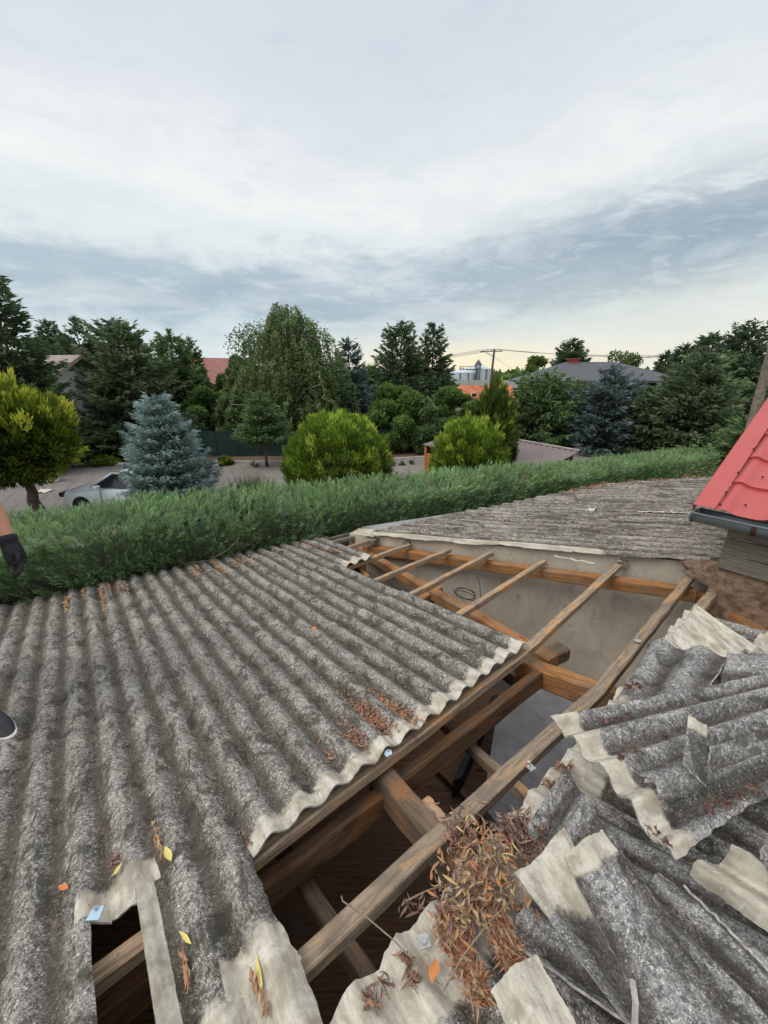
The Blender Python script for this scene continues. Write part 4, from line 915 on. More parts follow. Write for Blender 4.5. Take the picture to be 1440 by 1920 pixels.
# utility poles and their wires
M_POLE = plain('pole_wood', (.13, .10, .08), .85, .3, 8, .4); M_POLEC = plain('pole_weathered', (.20, .165, .13), .85, .35, 8, .6); M_WIRE = plain('cable', (.03, .03, .035), .6)
p = np.array([*hb(920, 58), 0]); tp = at_y(927, 655, 58); e = empty('utility_pole', p, 'dark wooden utility pole with a short crossarm above the orange roof', 'utility pole')
m = MB(); m.tube([p, tp], [.20, .14], 8); m.build('pole', M_POLE, e); m = MB(); m.box(tp - [0, 0, .25], (1.1, -.2, 0), (0, .06, 0), (0, 0, .06)); m.build('crossarm', M_POLE, e)
m = MB(); m.tube([tp - [.1, 0, .9], tp - [1.3, .1, .35]], .05, 5); m.box(tp - [1.6, .1, .3], (.35, 0, .03), (0, .12, 0), (0, 0, .06)); m.build('street_lamp_head', M_POLE, e)
for sx in (-.9, 0, .9): m = MB(); m.tube([tp + [sx, 0, -.2], tp + [sx, 0, .1]], [.06, .03], 6); m.build('insulator', M_WHITE, e)
def wire(par, a_, b_, sag, rad=.018, n=16):
    a_ = np.array(a_, float); b_ = np.array(b_, float); m = MB(); pts = [a_ + (b_ - a_) * t_ - np.array([0, 0, 4 * sag * t_ * (1 - t_)]) for t_ in np.linspace(0, 1, n)]; m.tube(pts, rad, 4); return m.build('wire', M_WIRE, par)
for k, sx in enumerate((-.9, 0, .9)): wire(e, tp + [sx, 0, .05], at_y(1560 + 20 * k, 652 + 5 * k, 34), .7, .016); wire(e, tp + [sx, 0, .05], at_y(560 + 10 * k, 683 + 3 * k, 80), .8, .022)
wire(e, tp + [0, 0, -.9], at_y(1030, 735, 40), .1, .016)
pR = at_y(1411, 790, 12.5) * [1, 1, 0]; t1 = at_y(1452, 640, 12.5); e2 = empty('utility_pole', pR, 'thick weathered wooden pole leaning right behind the red tiled roof', 'utility pole')
q0 = at_y(1408, 800, 12.5); dd = (t1 - q0); bs_ = q0 - dd / dd[2] * q0[2]; m = MB(); m.tube([bs_, q0, t1, t1 + dd * .25], [.15, .135, .12, .11], 10); m.build('pole', M_POLEC, e2)
m = MB(); m.box(t1 + dd * .2, (.5, .2, 0), (-.02, .05, 0), (0, 0, .05)); m.build('crossarm', M_POLEC, e2)
wire(e2, t1 + dd * .05, at_y(1020, 678, 55), .5, .012)

# ---------------------------------------------------------------- silver car
M_CARP = mat('car_silver', lambda nb: nb.mix(nb.noise(objvec(nb), 2, 3, .5), (.62, .66, .69), (.70, .74, .77)), .3, metal=.15, spec=.5)
M_TYRE = plain('tyre', (.02, .02, .02), .85); M_RIM = plain('rim', (.4, .4, .42), .35, .1, 3, metal=.6); M_CGL = plain('car_glass', (.018, .022, .025), .06, .1, 2, spec=.6); M_BLK = plain('black_plastic', (.02, .02, .022), .6)
def car():
    org = np.array([-8.35, 12.55, 0.]); rz = math.radians(176); ca, sa = math.cos(rz), math.sin(rz)
    T_ = lambda q: org + np.array([q[0] * ca - q[1] * sa, q[0] * sa + q[1] * ca, q[2]])          # local +x is forward
    e = empty('parked_car', org, 'silver grey saloon car parked behind the blue spruce', 'car')
    # body shell stations x, z sill, z belt, half width
    st = [(2.18, .38, .60, .62), (2.12, .26, .70, .74), (1.95, .22, .78, .80), (1.6, .20, .86, .84), (1.15, .20, .92, .85), (.7, .20, .97, .86), (.2, .20, .96, .87), (-.6, .20, .95, .87), (-1.3, .20, .95, .86), (-1.75, .22, .96, .83), (-2.05, .26, .92, .78), (-2.2, .40, .72, .68)]
    prof = [(-1, 0), (-1.0, .35), (-.985, .70), (-.93, .93), (-.80, 1.0), (-.4, 1.035), (0, 1.05), (.4, 1.035), (.80, 1.0), (.93, .93), (.985, .70), (1.0, .35), (1, 0), (.5, -.03), (-.5, -.03)]
    vs = []; n_ = len(prof)
    def arch(x, z, y):
        return z
    for x, z0, z1, w in st:
        for py, pz in prof: vs.append(T_((x, py * w, z0 + (z1 - z0) * pz)))
    m = MB(); m.add(vs, [(i * n_ + k, i * n_ + (k + 1) % n_, (i + 1) * n_ + (k + 1) % n_, (i + 1) * n_ + k) for i in range(len(st) - 1) for k in range(n_)] + [tuple(range(n_))[::-1], tuple((len(st) - 1) * n_ + k for k in range(n_))])
    body = m.build('body', M_CARP, e, True); sb = body.modifiers.new('s', 'SUBSURF'); sb.levels = 1; sb.render_levels = 2
    # glasshouse: rings belt -> roof
    gl = [(.95, .96, .78), (.30, 1.36, .60), (-.1, 1.42, .58), (-.9, 1.40, .57), (-1.35, 1.28, .58), (-1.85, .97, .72)]
    belt_ = [(.95, .95), (.38, .95), (-.1, .94), (-.9, .94), (-1.4, .94), (-1.85, .94)]
    m = MB()
    rf = [T_((x, s * w, z)) for x, z, w in gl for s in (1, -1)]; bl_ = [T_((x, s * .80, z)) for x, z in belt_ for s in (1, -1)]
    vv = rf + bl_; k = len(gl)
    fs = [(2 * i, 2 * i + 1, 2 * i + 3, 2 * i + 2) for i in (0, 4)]                # windscreen, rear window
    for i in range(k - 1):
        fs.append((2 * i, 2 * i + 2, 2 * k + 2 * i + 2, 2 * k + 2 * i)); fs.append((2 * i + 1, 2 * k + 2 * i + 1, 2 * k + 2 * i + 3, 2 * i + 3))
    m.add(vv, fs); m.build('windows', M_CGL, e)
    m = MB(); m.add(rf[2:10], [(0, 1, 3, 2), (2, 3, 5, 4), (4, 5, 7, 6)]); o = m.build('roof', M_CARP, e, True); sm = o.modifiers.new('t', 'SOLIDIFY'); sm.thickness = .05; sm.offset = 0
    for s in (1, -1):
        for a_, b_, w_ in (((.97, .80 * s, .955), (.30, .605 * s, 1.37), .04), ((-.35, .83 * s, .95), (-.38, .59 * s, 1.40), .045), ((-1.88, .76 * s, .96), (-1.33, .60 * s, 1.30), .07), ((.30, .605 * s, 1.375), (-1.33, .60 * s, 1.31), .028)):
            m = MB(); m.tube([T_(a_), T_(b_)], w_, 6); m.build('pillar', M_CARP, e, True)
        m = MB(); m.box(T_((.60, .98 * s, .99)), np.array([ca, sa, 0]) * .06, np.array([-sa, ca, 0]) * .10, (0, 0, .065)); m.build('wing_mirror', M_CARP, e, True, .02)
        m = MB(); m.box(T_((2.06, .60 * s, .66)), np.array([ca, sa, 0]) * .10, np.array([-sa, ca, 0]) * .16, (0, 0, .07)); m.build('headlight', M_GLASS, e, False, .02)
        m = MB(); m.box(T_((-2.1, .62 * s, .74)), np.array([ca, sa, 0]) * .07, np.array([-sa, ca, 0]) * .13, (0, 0, .09)); m.build('tail_light', M_REDB, e, False, .02)
        m = MB(); m.box(T_((-.05, .872 * s, .80)), np.array([ca, sa, 0]) * .09, np.array([-sa, ca, 0]) * .02, (0, 0, .015)); m.build('door_handle', M_CARP, e)
        for x in (.62, -.40, -1.30): m = MB(); m.box(T_((x, .862 * s, .62)), np.array([ca, sa, 0]) * .004, np.array([-sa, ca, 0]) * .012, (0, 0, .32)); m.build('door_gap', M_BLK, e)
        for x in (1.35, -1.35):
            wd = empty('wheel', (0, 0, 0)); wd.parent = e; wd.location = Vector(T_((x, .80 * s, .31)) - org)
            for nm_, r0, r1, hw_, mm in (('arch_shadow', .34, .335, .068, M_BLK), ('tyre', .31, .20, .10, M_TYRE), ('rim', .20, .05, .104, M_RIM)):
                m = MB(); ax_ = np.array([-sa, ca, 0]); c = T_((x, .79 * s, .31)); f1 = np.array([ca, sa, 0])
                vv = [c + ax_ * y + (f1 * math.cos(t_) + np.array([0, 0, 1]) * math.sin(t_)) * rr for y, rr in ((-hw_, r1), (-hw_ * .9, r0), (hw_ * .9, r0), (hw_, r1)) for t_ in np.linspace(0, 2 * math.pi, 28, False)]
                m.add(vv, [(i * 28 + j, i * 28 + (j + 1) % 28, (i + 1) * 28 + (j + 1) % 28, (i + 1) * 28 + j) for i in range(3) for j in range(28)] + [tuple(range(28)), tuple(range(84, 112))])
                if nm_ == 'arch_shadow': m.build('wheel_arch_shade', mm, e)  # black disc stands in for the shade inside the wheel arch
                else: m.build(nm_, mm, wd)
car()
# white sack and paper on the drive
p = on_z(98, 903, 0); r = np.random.default_rng(4); m = MB(); n = 14; vs = []
for i in range(9):
    t_ = i / 8
    for j in range(n): a_ = 2 * math.pi * j / n; rr = (.30 * math.sin(math.pi * (.15 + .8 * t_)) ** .5) * (1 + r.normal(0, .10)); vs.append(p + [rr * math.cos(a_) * 1.1, rr * math.sin(a_), .55 * t_ + r.normal(0, .02)])
m.add(vs, [(i * n + j, i * n + (j + 1) % n, (i + 1) * n + (j + 1) % n, (i + 1) * n + j) for i in range(8) for j in range(n)] + [tuple(range(n))[::-1], tuple(8 * n + j for j in range(n))]); o = m.build('plastic_sack', M_WHITE, None, False); tag(o, 'crumpled white sack on the kerb left of the silver car', 'sack')
p = on_z(82, 922, .01); m = MB(); vs = []; 
for i in range(6):
    for j in range(5): vs.append(p + [(i - 2.5) * .10 + r.normal(0, .02), (j - 2) * .10 + r.normal(0, .02), .02 + abs(r.normal(0, .03))])
m.add(vs, [(i * 5 + j, i * 5 + j + 1, i * 5 + j + 6, i * 5 + j + 5) for i in range(5) for j in range(4)]); o = m.build('paper_scrap', plain('paper', (.62, .58, .5), .8), None); o.modifiers.new('t', 'SOLIDIFY').thickness = .004; tag(o, 'flat pale scrap of paper on the paving in front of the sack', 'paper')
# ---------------------------------------------------------------- red tiled house corner, right
def f_red(nb):
    v = objvec(nb); return nb.mix(nb.noise(v, 2.2, 5, .6), (.40, .070, .066), (.50, .10, .09))
M_RED = mat('red_coated_steel', f_red, .42, spec=.45); M_GUT = plain('gutter_grey', (.17, .205, .215), .35, .12, 3, spec=.5, metal=.3)
gd = math.radians(142); gdir = np.array([math.sin(gd), math.cos(gd), 0]); g0 = CAM + ray(1306, 957) * (3.5 / np.hypot(*ray(1306, 957)[:2])); gup = np.array([math.sin(math.radians(52)) * math.cos(math.radians(25)), math.cos(math.radians(52)) * math.cos(math.radians(25)), math.sin(math.radians(25))])
gh = nrm(gup * [1, 1, 0]); gn = nrm(np.cross(gdir, gup)); gn = gn if gn[2] > 0 else -gn
rh = empty('house_corner', g0 * [1, 1, 0], 'house with a bright red steel tile roof and grey gutter at the right edge', 'house')
LG = 3.6; R_G = .085
# gutter: half round trough with rolled lip
def gutter():
    m = MB(); n = 12; k = 14; rings = []
    for i in range(k + 1):
        for j in range(n + 1):
            a_ = math.pi * (1 + j / n); rings.append(g0 + gdir * LG * i / k + gh * (-.0) + gh * math.cos(a_) * R_G + np.array([0, 0, math.sin(a_) * R_G]))
    m.add(rings, [(i * (n + 1) + j, i * (n + 1) + j + 1, (i + 1) * (n + 1) + j + 1, (i + 1) * (n + 1) + j) for i in range(k) for j in range(n)])
    g = m.build('gutter', M_GUT, rh, True); g.modifiers.new('t', 'SOLIDIFY').thickness = .004
    m = MB(); m.tube([g0 - gh * R_G, g0 - gh * R_G + gdir * LG], .008, 8); m.tube([g0 + gh * R_G, g0 + gh * R_G + gdir * LG], .005, 6); m.build('rolled_lip', M_GUT, g, True)
    m = MB(); m.add([g0 - gdir * .004] + [g0 - gdir * .004 + gh * math.cos(math.pi * (1 + j / n)) * (R_G + .005) + np.array([0, 0, math.sin(math.pi * (1 + j / n)) * (R_G + .005)]) for j in range(n + 1)], [(0, j, j + 1) for j in range(1, n + 1)]); o = m.build('end_cap', M_GUT, g); o.modifiers.new('t', 'SOLIDIFY').thickness = .012
    for s in (.32, .95, 1.6, 2.3, 3.0):
        m = MB(); vs = []
        for w_ in (0, .028):
            for j in range(n + 1): a_ = math.pi * (1 + j / n); vs.append(g0 + gdir * (s + w_) + gh * math.cos(a_) * (R_G + .006) + np.array([0, 0, math.sin(a_) * (R_G + .006)]))
        m.add(vs, [(j, j + 1, n + 2 + j, n + 1 + j) for j in range(n)]); o = m.build('gutter_bracket', plain('bracket_brown', (.10, .03, .035), .5) if s == .32 else bpy.data.materials['bracket_brown'], g); o.modifiers.new('t', 'SOLIDIFY').thickness = .004
gutter()
# steel tiles: rolls run up the slope, steps every 35 cm
def tiles():
    per = .262; st = .35; a0, a1 = .098, LG; L = 3.4; na = int((a1 - a0) / per * 20); vs = []; uv = []; rows = []
    e0 = g0 + gh * .0 + np.array([0, 0, .004])
    k = int(L / st)
    for r_ in range(k + 1): rows += [(r_ * st, .022), (r_ * st + .012, .022), (r_ * st + .10, .014), (r_ * st + st * .6, .006), (r_ * st + st - .002, 0.0)]
    for b_, hh in rows:
        for i in range(na + 1):
            a_ = a0 + (a1 - a0) * i / na; ph = (a_ - .098) / per * 2 * math.pi
            w = .019 * max(0, 1 - ((((a_ - .098) / per) % 1) - .17) ** 2 / .028) * 1.5
            w = .030 * math.exp(-((((a_ - .098) / per + .33) % 1 - .5) / .17) ** 2)
            vs.append(e0 + gdir * a_ + gup * b_ + gn * (w + hh)); uv.append((a_, b_))
    n_ = na + 1; f = [(i * n_ + j, i * n_ + j + 1, (i + 1) * n_ + j + 1, (i + 1) * n_ + j) for i in range(len(rows) - 1) for j in range(na)]
    o = mesh('tile_sheet', vs, f, M_RED, rh, True, uv=uv); o.data.polygons.foreach_set('use_smooth', np.ones(len(f), bool)); o.modifiers.new('t', 'SOLIDIFY').thickness = .003
    es = o.modifiers.new('es', 'EDGE_SPLIT'); es.split_angle = math.radians(40)
    # rake flashing
    m = MB(); m.box(e0 + gdir * .038 + gup * (L / 2) + gn * .044, gdir * .062, gup * (L / 2), gn * .002); m.box(e0 - gdir * .024 + gup * (L / 2) + gn * .01, gdir * .002, gup * (L / 2), gn * .036); m.build('rake_flashing', M_RED, rh)
    for a_, b_ in ((.105, .20), (.115, .05), (.235, .12), (.10, .46), (.235, .47), (.10, .80), (.49, .12), (.36, .47)):
        m = MB(); c = e0 + gdir * a_ + gup * b_ + gn * (.048 if a_ < .13 else .030); m.tube([c, c + gn * .006], [.008, .007], 8); m.build('screw', M_BLK, rh, True)
tiles()
# boards and rubble wall beneath the gutter
wb = g0 + gh * .16
for i in range(3): m = MB(); m.box(wb + gdir * 1.93 + gh * .01 + np.array([0, 0, -.13 - .125 * i]), gdir * 1.75, gh * .012, np.array([0, 0, .057])); m.build('board', M_GREYWOOD, rh)
m = MB(); m.box(wb + gdir * 1.97 + gh * .12 + np.array([0, 0, -.42]) + np.array([0, 0, -1.4]), gdir * 1.8, gh * .09, np.array([0, 0, 1.4])); m.build('wall', M_RUBBLE, rh)
m = MB(); m.box(wb + gdir * 2.05 + gh * 1.9 + np.array([0, 0, -1.6]), gdir * 1.75, gh * 1.65, np.array([0, 0, 1.55])); m.build('wall_body', M_CREAM, rh)
# mortar heaped where the roofs meet, with rolled bitumen felt lying on it
def lump(name, c, ex, ey, ez, m_, label=None, cat=None, parent=None, seed=0, n=16, rough=.18):
    r = np.random.default_rng(seed); vs = []; k = 10
    for i in range(k + 1):
        ph = math.pi * i / k
        for j in range(n): th = 2 * math.pi * j / n; q = 1 + r.normal(0, rough); vs.append(c + q * (np.array(ex) * math.sin(ph) * math.cos(th) + np.array(ey) * math.sin(ph) * math.sin(th) + np.array(ez) * math.cos(ph)))
    o = mesh(name, vs, [(i * n + j, i * n + (j + 1) % n, (i + 1) * n + (j + 1) % n, (i + 1) * n + j) for i in range(k) for j in range(n)], m_, parent, True)
    if label: tag(o, label, cat)
    return o
m = MB(); c = on_roof(1405, 1105, .06)
lump('mortar_bed', on_roof(1440, 1108, -.06), gdir * .55, gh * .24, [0, 0, .13], M_RUBBLE, parent=rh, seed=3, n=40, rough=.06)
M_FELT = plain('bitumen_felt', (.03, .03, .032), .8, .5, 9, .8); M_FELTG = plain('felt_grey', (.22, .20, .18), .9, .4, 9, .8)
def felt(name, pts, rad, mm, label, seed):
    r = np.random.default_rng(seed); m = MB(); m.tube(pts, rad, 10); m.v = [tuple(np.array(q) + r.normal(0, .006, 3)) for q in m.v]; o = m.build(name, mm, None, True); return tag(o, label, 'roofing felt')
felt('felt_roll', [on_roof(1322, 1042, .05), on_roof(1350, 1047, .06), on_roof(1392, 1056, .05)], [.035, .045, .03], M_FELTG, 'grey rolled strip of old roofing felt at the upper corner of the far roof', 1)
felt('felt_scrap', [on_roof(1395, 1066, .10), on_roof(1420, 1078, .10), on_roof(1445, 1086, .09), on_roof(1480, 1098, .08)], [.02, .05, .045, .04], M_FELT, 'black crumpled roofing felt lying on mortar under the red roof', 2)
lump('stone', on_far(1072, 961, .02), [.06, 0, 0], [0, .04, 0], [0, 0, .03], M_FELTG, 'small pale stone lying on the far roof left of the plaster streak', 'stone', seed=5, rough=.08)
M_LIME = plain('lime_splash', (.55, .51, .44), .9, .15, 12)
def splash(pts, w, label, seed):
    r = np.random.default_rng(seed); a_ = fab(on_far(*pts[0])); c_ = fab(on_far(*pts[1])); n = 26; vs = []
    for i in range(n + 1):
        t_ = i / n; A = a_[0] + (c_[0] - a_[0]) * t_ + r.normal(0, .012); B = a_[1] + (c_[1] - a_[1]) * t_; hw_ = w * (math.sin(math.pi * t_) ** .5) * r.uniform(.45, 1.1)
        for s in (-1, -.3, .3, 1): AA = A + s * hw_; vs.append(FP(AA, B, AMP * -math.cos(2 * math.pi * (AA - .07) / LAM) + .016 + .012 * (abs(s) < .5)))
    o = mesh('plaster_splash', vs, [(4 * i + k, 4 * i + k + 1, 4 * i + k + 5, 4 * i + k + 4) for i in range(n) for k in range(3)], M_LIME, None, True); o.modifiers.new('t', 'SOLIDIFY').thickness = .008; return tag(o, label, 'plaster')
splash([(1196, 962), (1296, 965)], .045, 'long streak of spilt white plaster on the far roof near the gutter', 1)
splash([(1088, 959), (1118, 957)], .03, 'short white plaster splash in the middle of the far roof', 2)

# ---------------------------------------------------------------- heap of broken sheets on the right
GS = 'broken corrugated sheets heaped on the roof'
def scrap(label, c, nw, amp=.021, m=None, clean=0, cl_w=.14, sag=0.0, curl=0.0, jag=(.02, .02, .03, .03), seed=0, per=12, nb_=30, bend=0.0, name='broken_sheet', ph=0.0, wob=.0015):
    """c: four corners (x, y, height over roof): across0/along0, across1/along0, across0/along1, across1/along1"""
    Q = [on_roof(*q) for q in c]; aw = (np.linalg.norm(Q[1] - Q[0]) + np.linalg.norm(Q[3] - Q[2])) / 2; bl = (np.linalg.norm(Q[2] - Q[0]) + np.linalg.norm(Q[3] - Q[1])) / 2
    nn = nrm(np.cross((Q[1] - Q[0]) + (Q[3] - Q[2]), (Q[2] - Q[0]) + (Q[3] - Q[1]))); nn = nn if nn @ N > 0 else -nn; lam = aw / nw
    def P(A, B, H):
        s = A / aw; t_ = B / bl; s_, tt = s[..., None], t_[..., None]
        base = Q[0] * (1 - s_) * (1 - tt) + Q[1] * s_ * (1 - tt) + Q[2] * (1 - s_) * tt + Q[3] * s_ * tt
        return base + nn * (H - sag * 4 * t_ * (1 - t_) + curl * 4 * s * (1 - s) + bend * (t_ - .5) ** 2)[..., None]
    cf = None
    if clean == 1: cf = lambda A, B: np.clip(1.15 - B / cl_w * .6, 0, 1)
    if clean == 2: cf = lambda A, B: 1 + 0 * A
    if clean == 3: cf = lambda A, B: np.clip(1.15 - (B + (A - aw / 2) * .4) / cl_w * .6, 0, 1)
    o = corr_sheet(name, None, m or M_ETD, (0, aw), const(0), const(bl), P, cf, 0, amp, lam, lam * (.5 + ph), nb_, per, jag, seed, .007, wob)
    if o: tag(o, label, 'broken sheet', GS)
    return o
scrap('corrugated sheet with a clean pale end, uppermost against the stripped battens', [(1300, 1138, .09), (1215, 1232, .09), (1600, 1330, .07), (1480, 1460, .06)], 4, clean=1, cl_w=.36, seed=61, amp=.014, jag=(.01, .01, .05, .02), bend=.1)
scrap('clean pale sheet end cut by the right edge, below the rubble wall', [(1462, 1150, .06), (1395, 1215, .06), (1600, 1210, .06), (1560, 1300, .06)], 3, clean=2, seed=62)
scrap('dark humped fragment wedged between the uppermost sheet and the big curved one', [(1150, 1312, .09), (1300, 1330, .19), (1222, 1200, .12), (1372, 1225, .17)], 2.0, amp=.024, seed=63, ph=.3, nb_=22)
scrap('narrow dark fragment with a torn white edge right of the humped one', [(1355, 1225, .16), (1338, 1330, .17), (1500, 1240, .15), (1500, 1330, .16)], 1.6, seed=64, ph=.2)
scrap('large curved sheet with a broad creamy broken edge lying on top of the heap', [(1030, 1350, .30), (1268, 1632, .27), (1470, 1262, .34), (1640, 1400, .36)], 4.3, amp=.022, clean=1, cl_w=.085, seed=65, jag=(.015, .03, .030, .0), per=16, nb_=44, curl=.02)
scrap('dark leaf shaped shard lying on the large curved sheet', [(1172, 1437, .365), (1238, 1512, .345), (1420, 1372, .42), (1452, 1420, .40)], 1.0, amp=.013, seed=66, jag=(.02, .01, .05, .03), ph=.55, nb_=24, per=20)
scrap('small upright shard with a pale tip standing on the large curved sheet', [(1290, 1345, .44), (1326, 1352, .45), (1280, 1446, .42), (1326, 1470, .41)], .5, amp=.014, clean=1, cl_w=.05, seed=67, jag=(.0, .0, .01, .02), nb_=16, per=20)
scrap('thin dark shard behind the small upright one', [(1326, 1402, .43), (1330, 1450, .40), (1420, 1372, .42), (1440, 1408, .42)], .6, amp=.012, seed=68, jag=(.01, .01, .02, .04), nb_=14, per=16)
scrap('dark sheet in shadow beneath the creamy edge of the large curved one', [(1062, 1440, .14), (1235, 1700, .16), (985, 1560, .10), (1160, 1800, .10)], 3.2, seed=69, jag=(.01, .02, .0, .02), nb_=24)
scrap('dark flat sheet forming the bottom of the heap', [(1120, 1500, .02), (930, 1760, .03), (1640, 1760, .05), (1500, 2150, .05)], 6, seed=70, amp=.013)
scrap('broad sheet with a clean sandy corner above the leaf pile', [(1062, 1545, .20), (962, 1640, .17), (1330, 2030, .20), (1180, 1930, .16)], 1.25, amp=.012, clean=3, cl_w=.16, seed=71, jag=(.025, .01, .012, .03), ph=.25, per=20)
scrap('long straight strip with a pale snapped end, lying over the sandy cornered sheet', [(1128, 1545, .255), (1052, 1602, .25), (1440, 1985, .27), (1262, 2010, .25)], 1.0, amp=.007, clean=1, cl_w=.065, seed=72, jag=(.012, .012, .015, .02), ph=.5, per=24)
scrap('second long dark strip sloping away under the first', [(1135, 1580, .20), (1090, 1620, .15), (1500, 1960, .16), (1400, 2010, .10)], 1.0, amp=.010, seed=73, ph=.2)
scrap('long curved dark strip right of the pale ended one', [(1235, 1625, .20), (1180, 1655, .16), (1600, 1900, .20), (1500, 1990, .14)], 1.2, amp=.012, seed=74, ph=.4)
scrap('creamy rolled sheet showing below the large curved one at the right edge', [(1282, 1632, .22), (1372, 1590, .28), (1500, 1800, .24), (1600, 1720, .30)], 1.3, amp=.034, clean=2, seed=75, jag=(.01, .01, .01, .01), ph=.35, per=20)
scrap('thin dark shard at the right edge poking over the creamy rolled sheet', [(1412, 1602, .34), (1445, 1640, .34), (1520, 1500, .36), (1560, 1560, .36)], .6, seed=76, amp=.012)
scrap('dark narrow strip under the creamy rolled sheet', [(1278, 1640, .20), (1262, 1680, .15), (1500, 1860, .20), (1480, 1930, .15)], .8, seed=77, clean=0)
scrap('sandy curved offcut at the bottom edge of the picture', [(1005, 1775, .15), (915, 1850, .13), (1115, 1965, .15), (975, 1990, .12)], 1.0, amp=.014, clean=2, seed=78, jag=(.01, .01, .01, .02), ph=.55, per=20)
m = MB(); m.tube([on_roof(1186, 1838, .27), on_roof(1192, 1880, .27), on_roof(1190, 1925, .27)], .006, 5); o = m.build('twig', M_BARKL, None); tag(o, 'short pale stick on the long straight strip near the bottom edge', 'twig')
# splinter hanging from the far roof edge
beam('splinter', on_far(1040, 1042, -.02), on_far(1116, 1056, -.02), .022, .008, plain('splinter_pale', (.5, .45, .36), .85), ob, up=UPZ, seed=90)

# ---------------------------------------------------------------- leaves, twigs
def f_litter(nb):
    t_ = attr(nb, 'tint'); return nb.ramp(t_, [(0, (.09, .045, .035)), (.25, (.24, .15, .12)), (.45, (.34, .19, .12)), (.6, (.42, .18, .07)), (.75, (.40, .27, .16)), (.9, (.46, .36, .24)), (1, (.52, .38, .14))])
M_LIT = mat('dry_leaf', f_litter, .7, spec=.3); M_YEL = mat('yellow_leaf', lambda nb: nb.mix(nb.noise(objvec(nb), 40, 3, .5), (.62, .50, .12), (.70, .60, .22)), .6); M_LIME2 = mat('lime_leaf', lambda nb: nb.mix(nb.noise(objvec(nb), 40, 3, .5), (.42, .52, .04), (.55, .62, .08)), .6)
M_RUST = mat('rust_leaf', lambda nb: nb.mix(nb.noise(objvec(nb), 30, 3, .5), (.50, .15, .04), (.60, .28, .10)), .6)
def near_h(u_, v_):
    return -np.cos(2 * np.pi * (u_ - PH0) / LAM) * AMP + .012
def leaves(P, dirs, nor, L, Wd, curl, m_, name, label=None, cat=None, r=None, tint=None, parent=None, kind='stuff'):
    """curled willow-like leaves: 4 segments, folded on the midrib"""
    n = len(P); d = nrm(dirs); s_ = nrm(np.cross(d, nor)); u_ = np.cross(s_, d); k = 5; ws = np.array([.08, .75, 1.0, .65, .05]); vs = np.zeros((n, k, 3, 3))
    L = np.broadcast_to(L, (n,)); Wd = np.broadcast_to(Wd, (n,)); curl = np.broadcast_to(curl, (n,)); tw = r.normal(0, .5, n)
    for i in range(k):
        t_ = i / (k - 1) - .5; an = curl * t_; c = P + d * (L * np.sin(np.clip(an, -3, 3)) / np.where(np.abs(curl) < .05, .05, curl))[:, None] + u_ * (L * (1 - np.cos(an)) / np.where(np.abs(curl) < .05, .05, curl))[:, None]
        ct, st_ = np.cos(tw * t_ * 2)[:, None], np.sin(tw * t_ * 2)[:, None]; s2 = s_ * ct + u_ * st_; u2 = u_ * ct - s_ * st_
        for j, q in enumerate((-.5, 0, .5)): vs[:, i, j] = c + s2 * (q * Wd * ws[i])[:, None] + u2 * (abs(q) * .7 * Wd * ws[i])[:, None]
    idx = np.arange(n)[:, None] * (k * 3); q = []
    for i in range(k - 1):
        for j in range(2): q.append(np.stack([idx[:, 0] + i * 3 + j, idx[:, 0] + i * 3 + j + 1, idx[:, 0] + (i + 1) * 3 + j + 1, idx[:, 0] + (i + 1) * 3 + j], 1))
    q = np.concatenate(q); t_ = r.uniform(0, 1, n) if tint is None else tint
    o = mesh(name, vs.reshape(-1, 3), q, m_, parent, True, fattrs={'tint': np.tile(t_, (k - 1) * 2)})
    if label: tag(o, label, cat, kind=kind)
    return o
def litter(px_list, n, spread, label, seed, w=0.0, thick=.02, L=.040, Wd=.008, tb=(.1, .8), align=.4, valley=True, far=False, name='leaf_litter'):
    r = np.random.default_rng(seed); pts = np.array([on_roof(x, y, w) for x, y in px_list]); uvs = np.array([((p - CAM) @ U, (p - CAM) @ V) for p in pts]); seg = r.integers(0, max(1, len(uvs) - 1), n); t_ = r.uniform(0, 1, n)
    c = uvs[seg] * (1 - t_)[:, None] + uvs[np.minimum(seg + 1, len(uvs) - 1)] * t_[:, None] + r.normal(0, 1, (n, 2)) * np.array(spread)
    if valley: vv = PH0 + LAM * np.round((c[:, 0] - PH0) / LAM); c[:, 0] = vv + (c[:, 0] - vv) * .62
    hh = near_h(c[:, 0], c[:, 1]) if valley else 0
    P = RP(c[:, 0], c[:, 1], w + hh + .004 + r.uniform(0, 1, n) ** 1.5 * thick); d = V * align * np.sign(r.normal(0, 1, n))[:, None] * 1.5 + U * r.normal(0, .7, n)[:, None] + V * r.normal(0, .7, n)[:, None] + N * r.normal(0, .28, n)[:, None]
    return leaves(P, d, nrm(N + r.normal(0, .45, (n, 3))), L * r.uniform(.6, 1.4, n), Wd * r.uniform(.6, 1.5, n), r.uniform(-2.6, 2.6, n), M_LIT, name, label, 'leaf litter', r, np.clip(r.uniform(tb[0], tb[1], n), 0, 1))
litter([(655, 1340), (700, 1330), (720, 1360), (650, 1395)], 1000, (.045, .05), 'patch of brown dry leaves on the sheets near their broken edge', 1, thick=.018, tb=(.15, .75))
litter([(640, 1310), (690, 1345)], 110, (.02, .05), 'sparser leaves caught in the furrow left of the brown patch', 2)
litter([(690, 1300), (770, 1355)], 230, (.012, .05), 'thin line of leaves in the furrow right of the brown patch', 3, tb=(.3, .8))
litter([(735, 1320), (790, 1350)], 80, (.01, .03), 'few leaves in the last furrow before the white broken edge', 4)
litter([(590, 1385), (625, 1430)], 34, (.008, .03), 'small cluster of pinkish leaves left of the brown patch', 5, tb=(.2, .6))
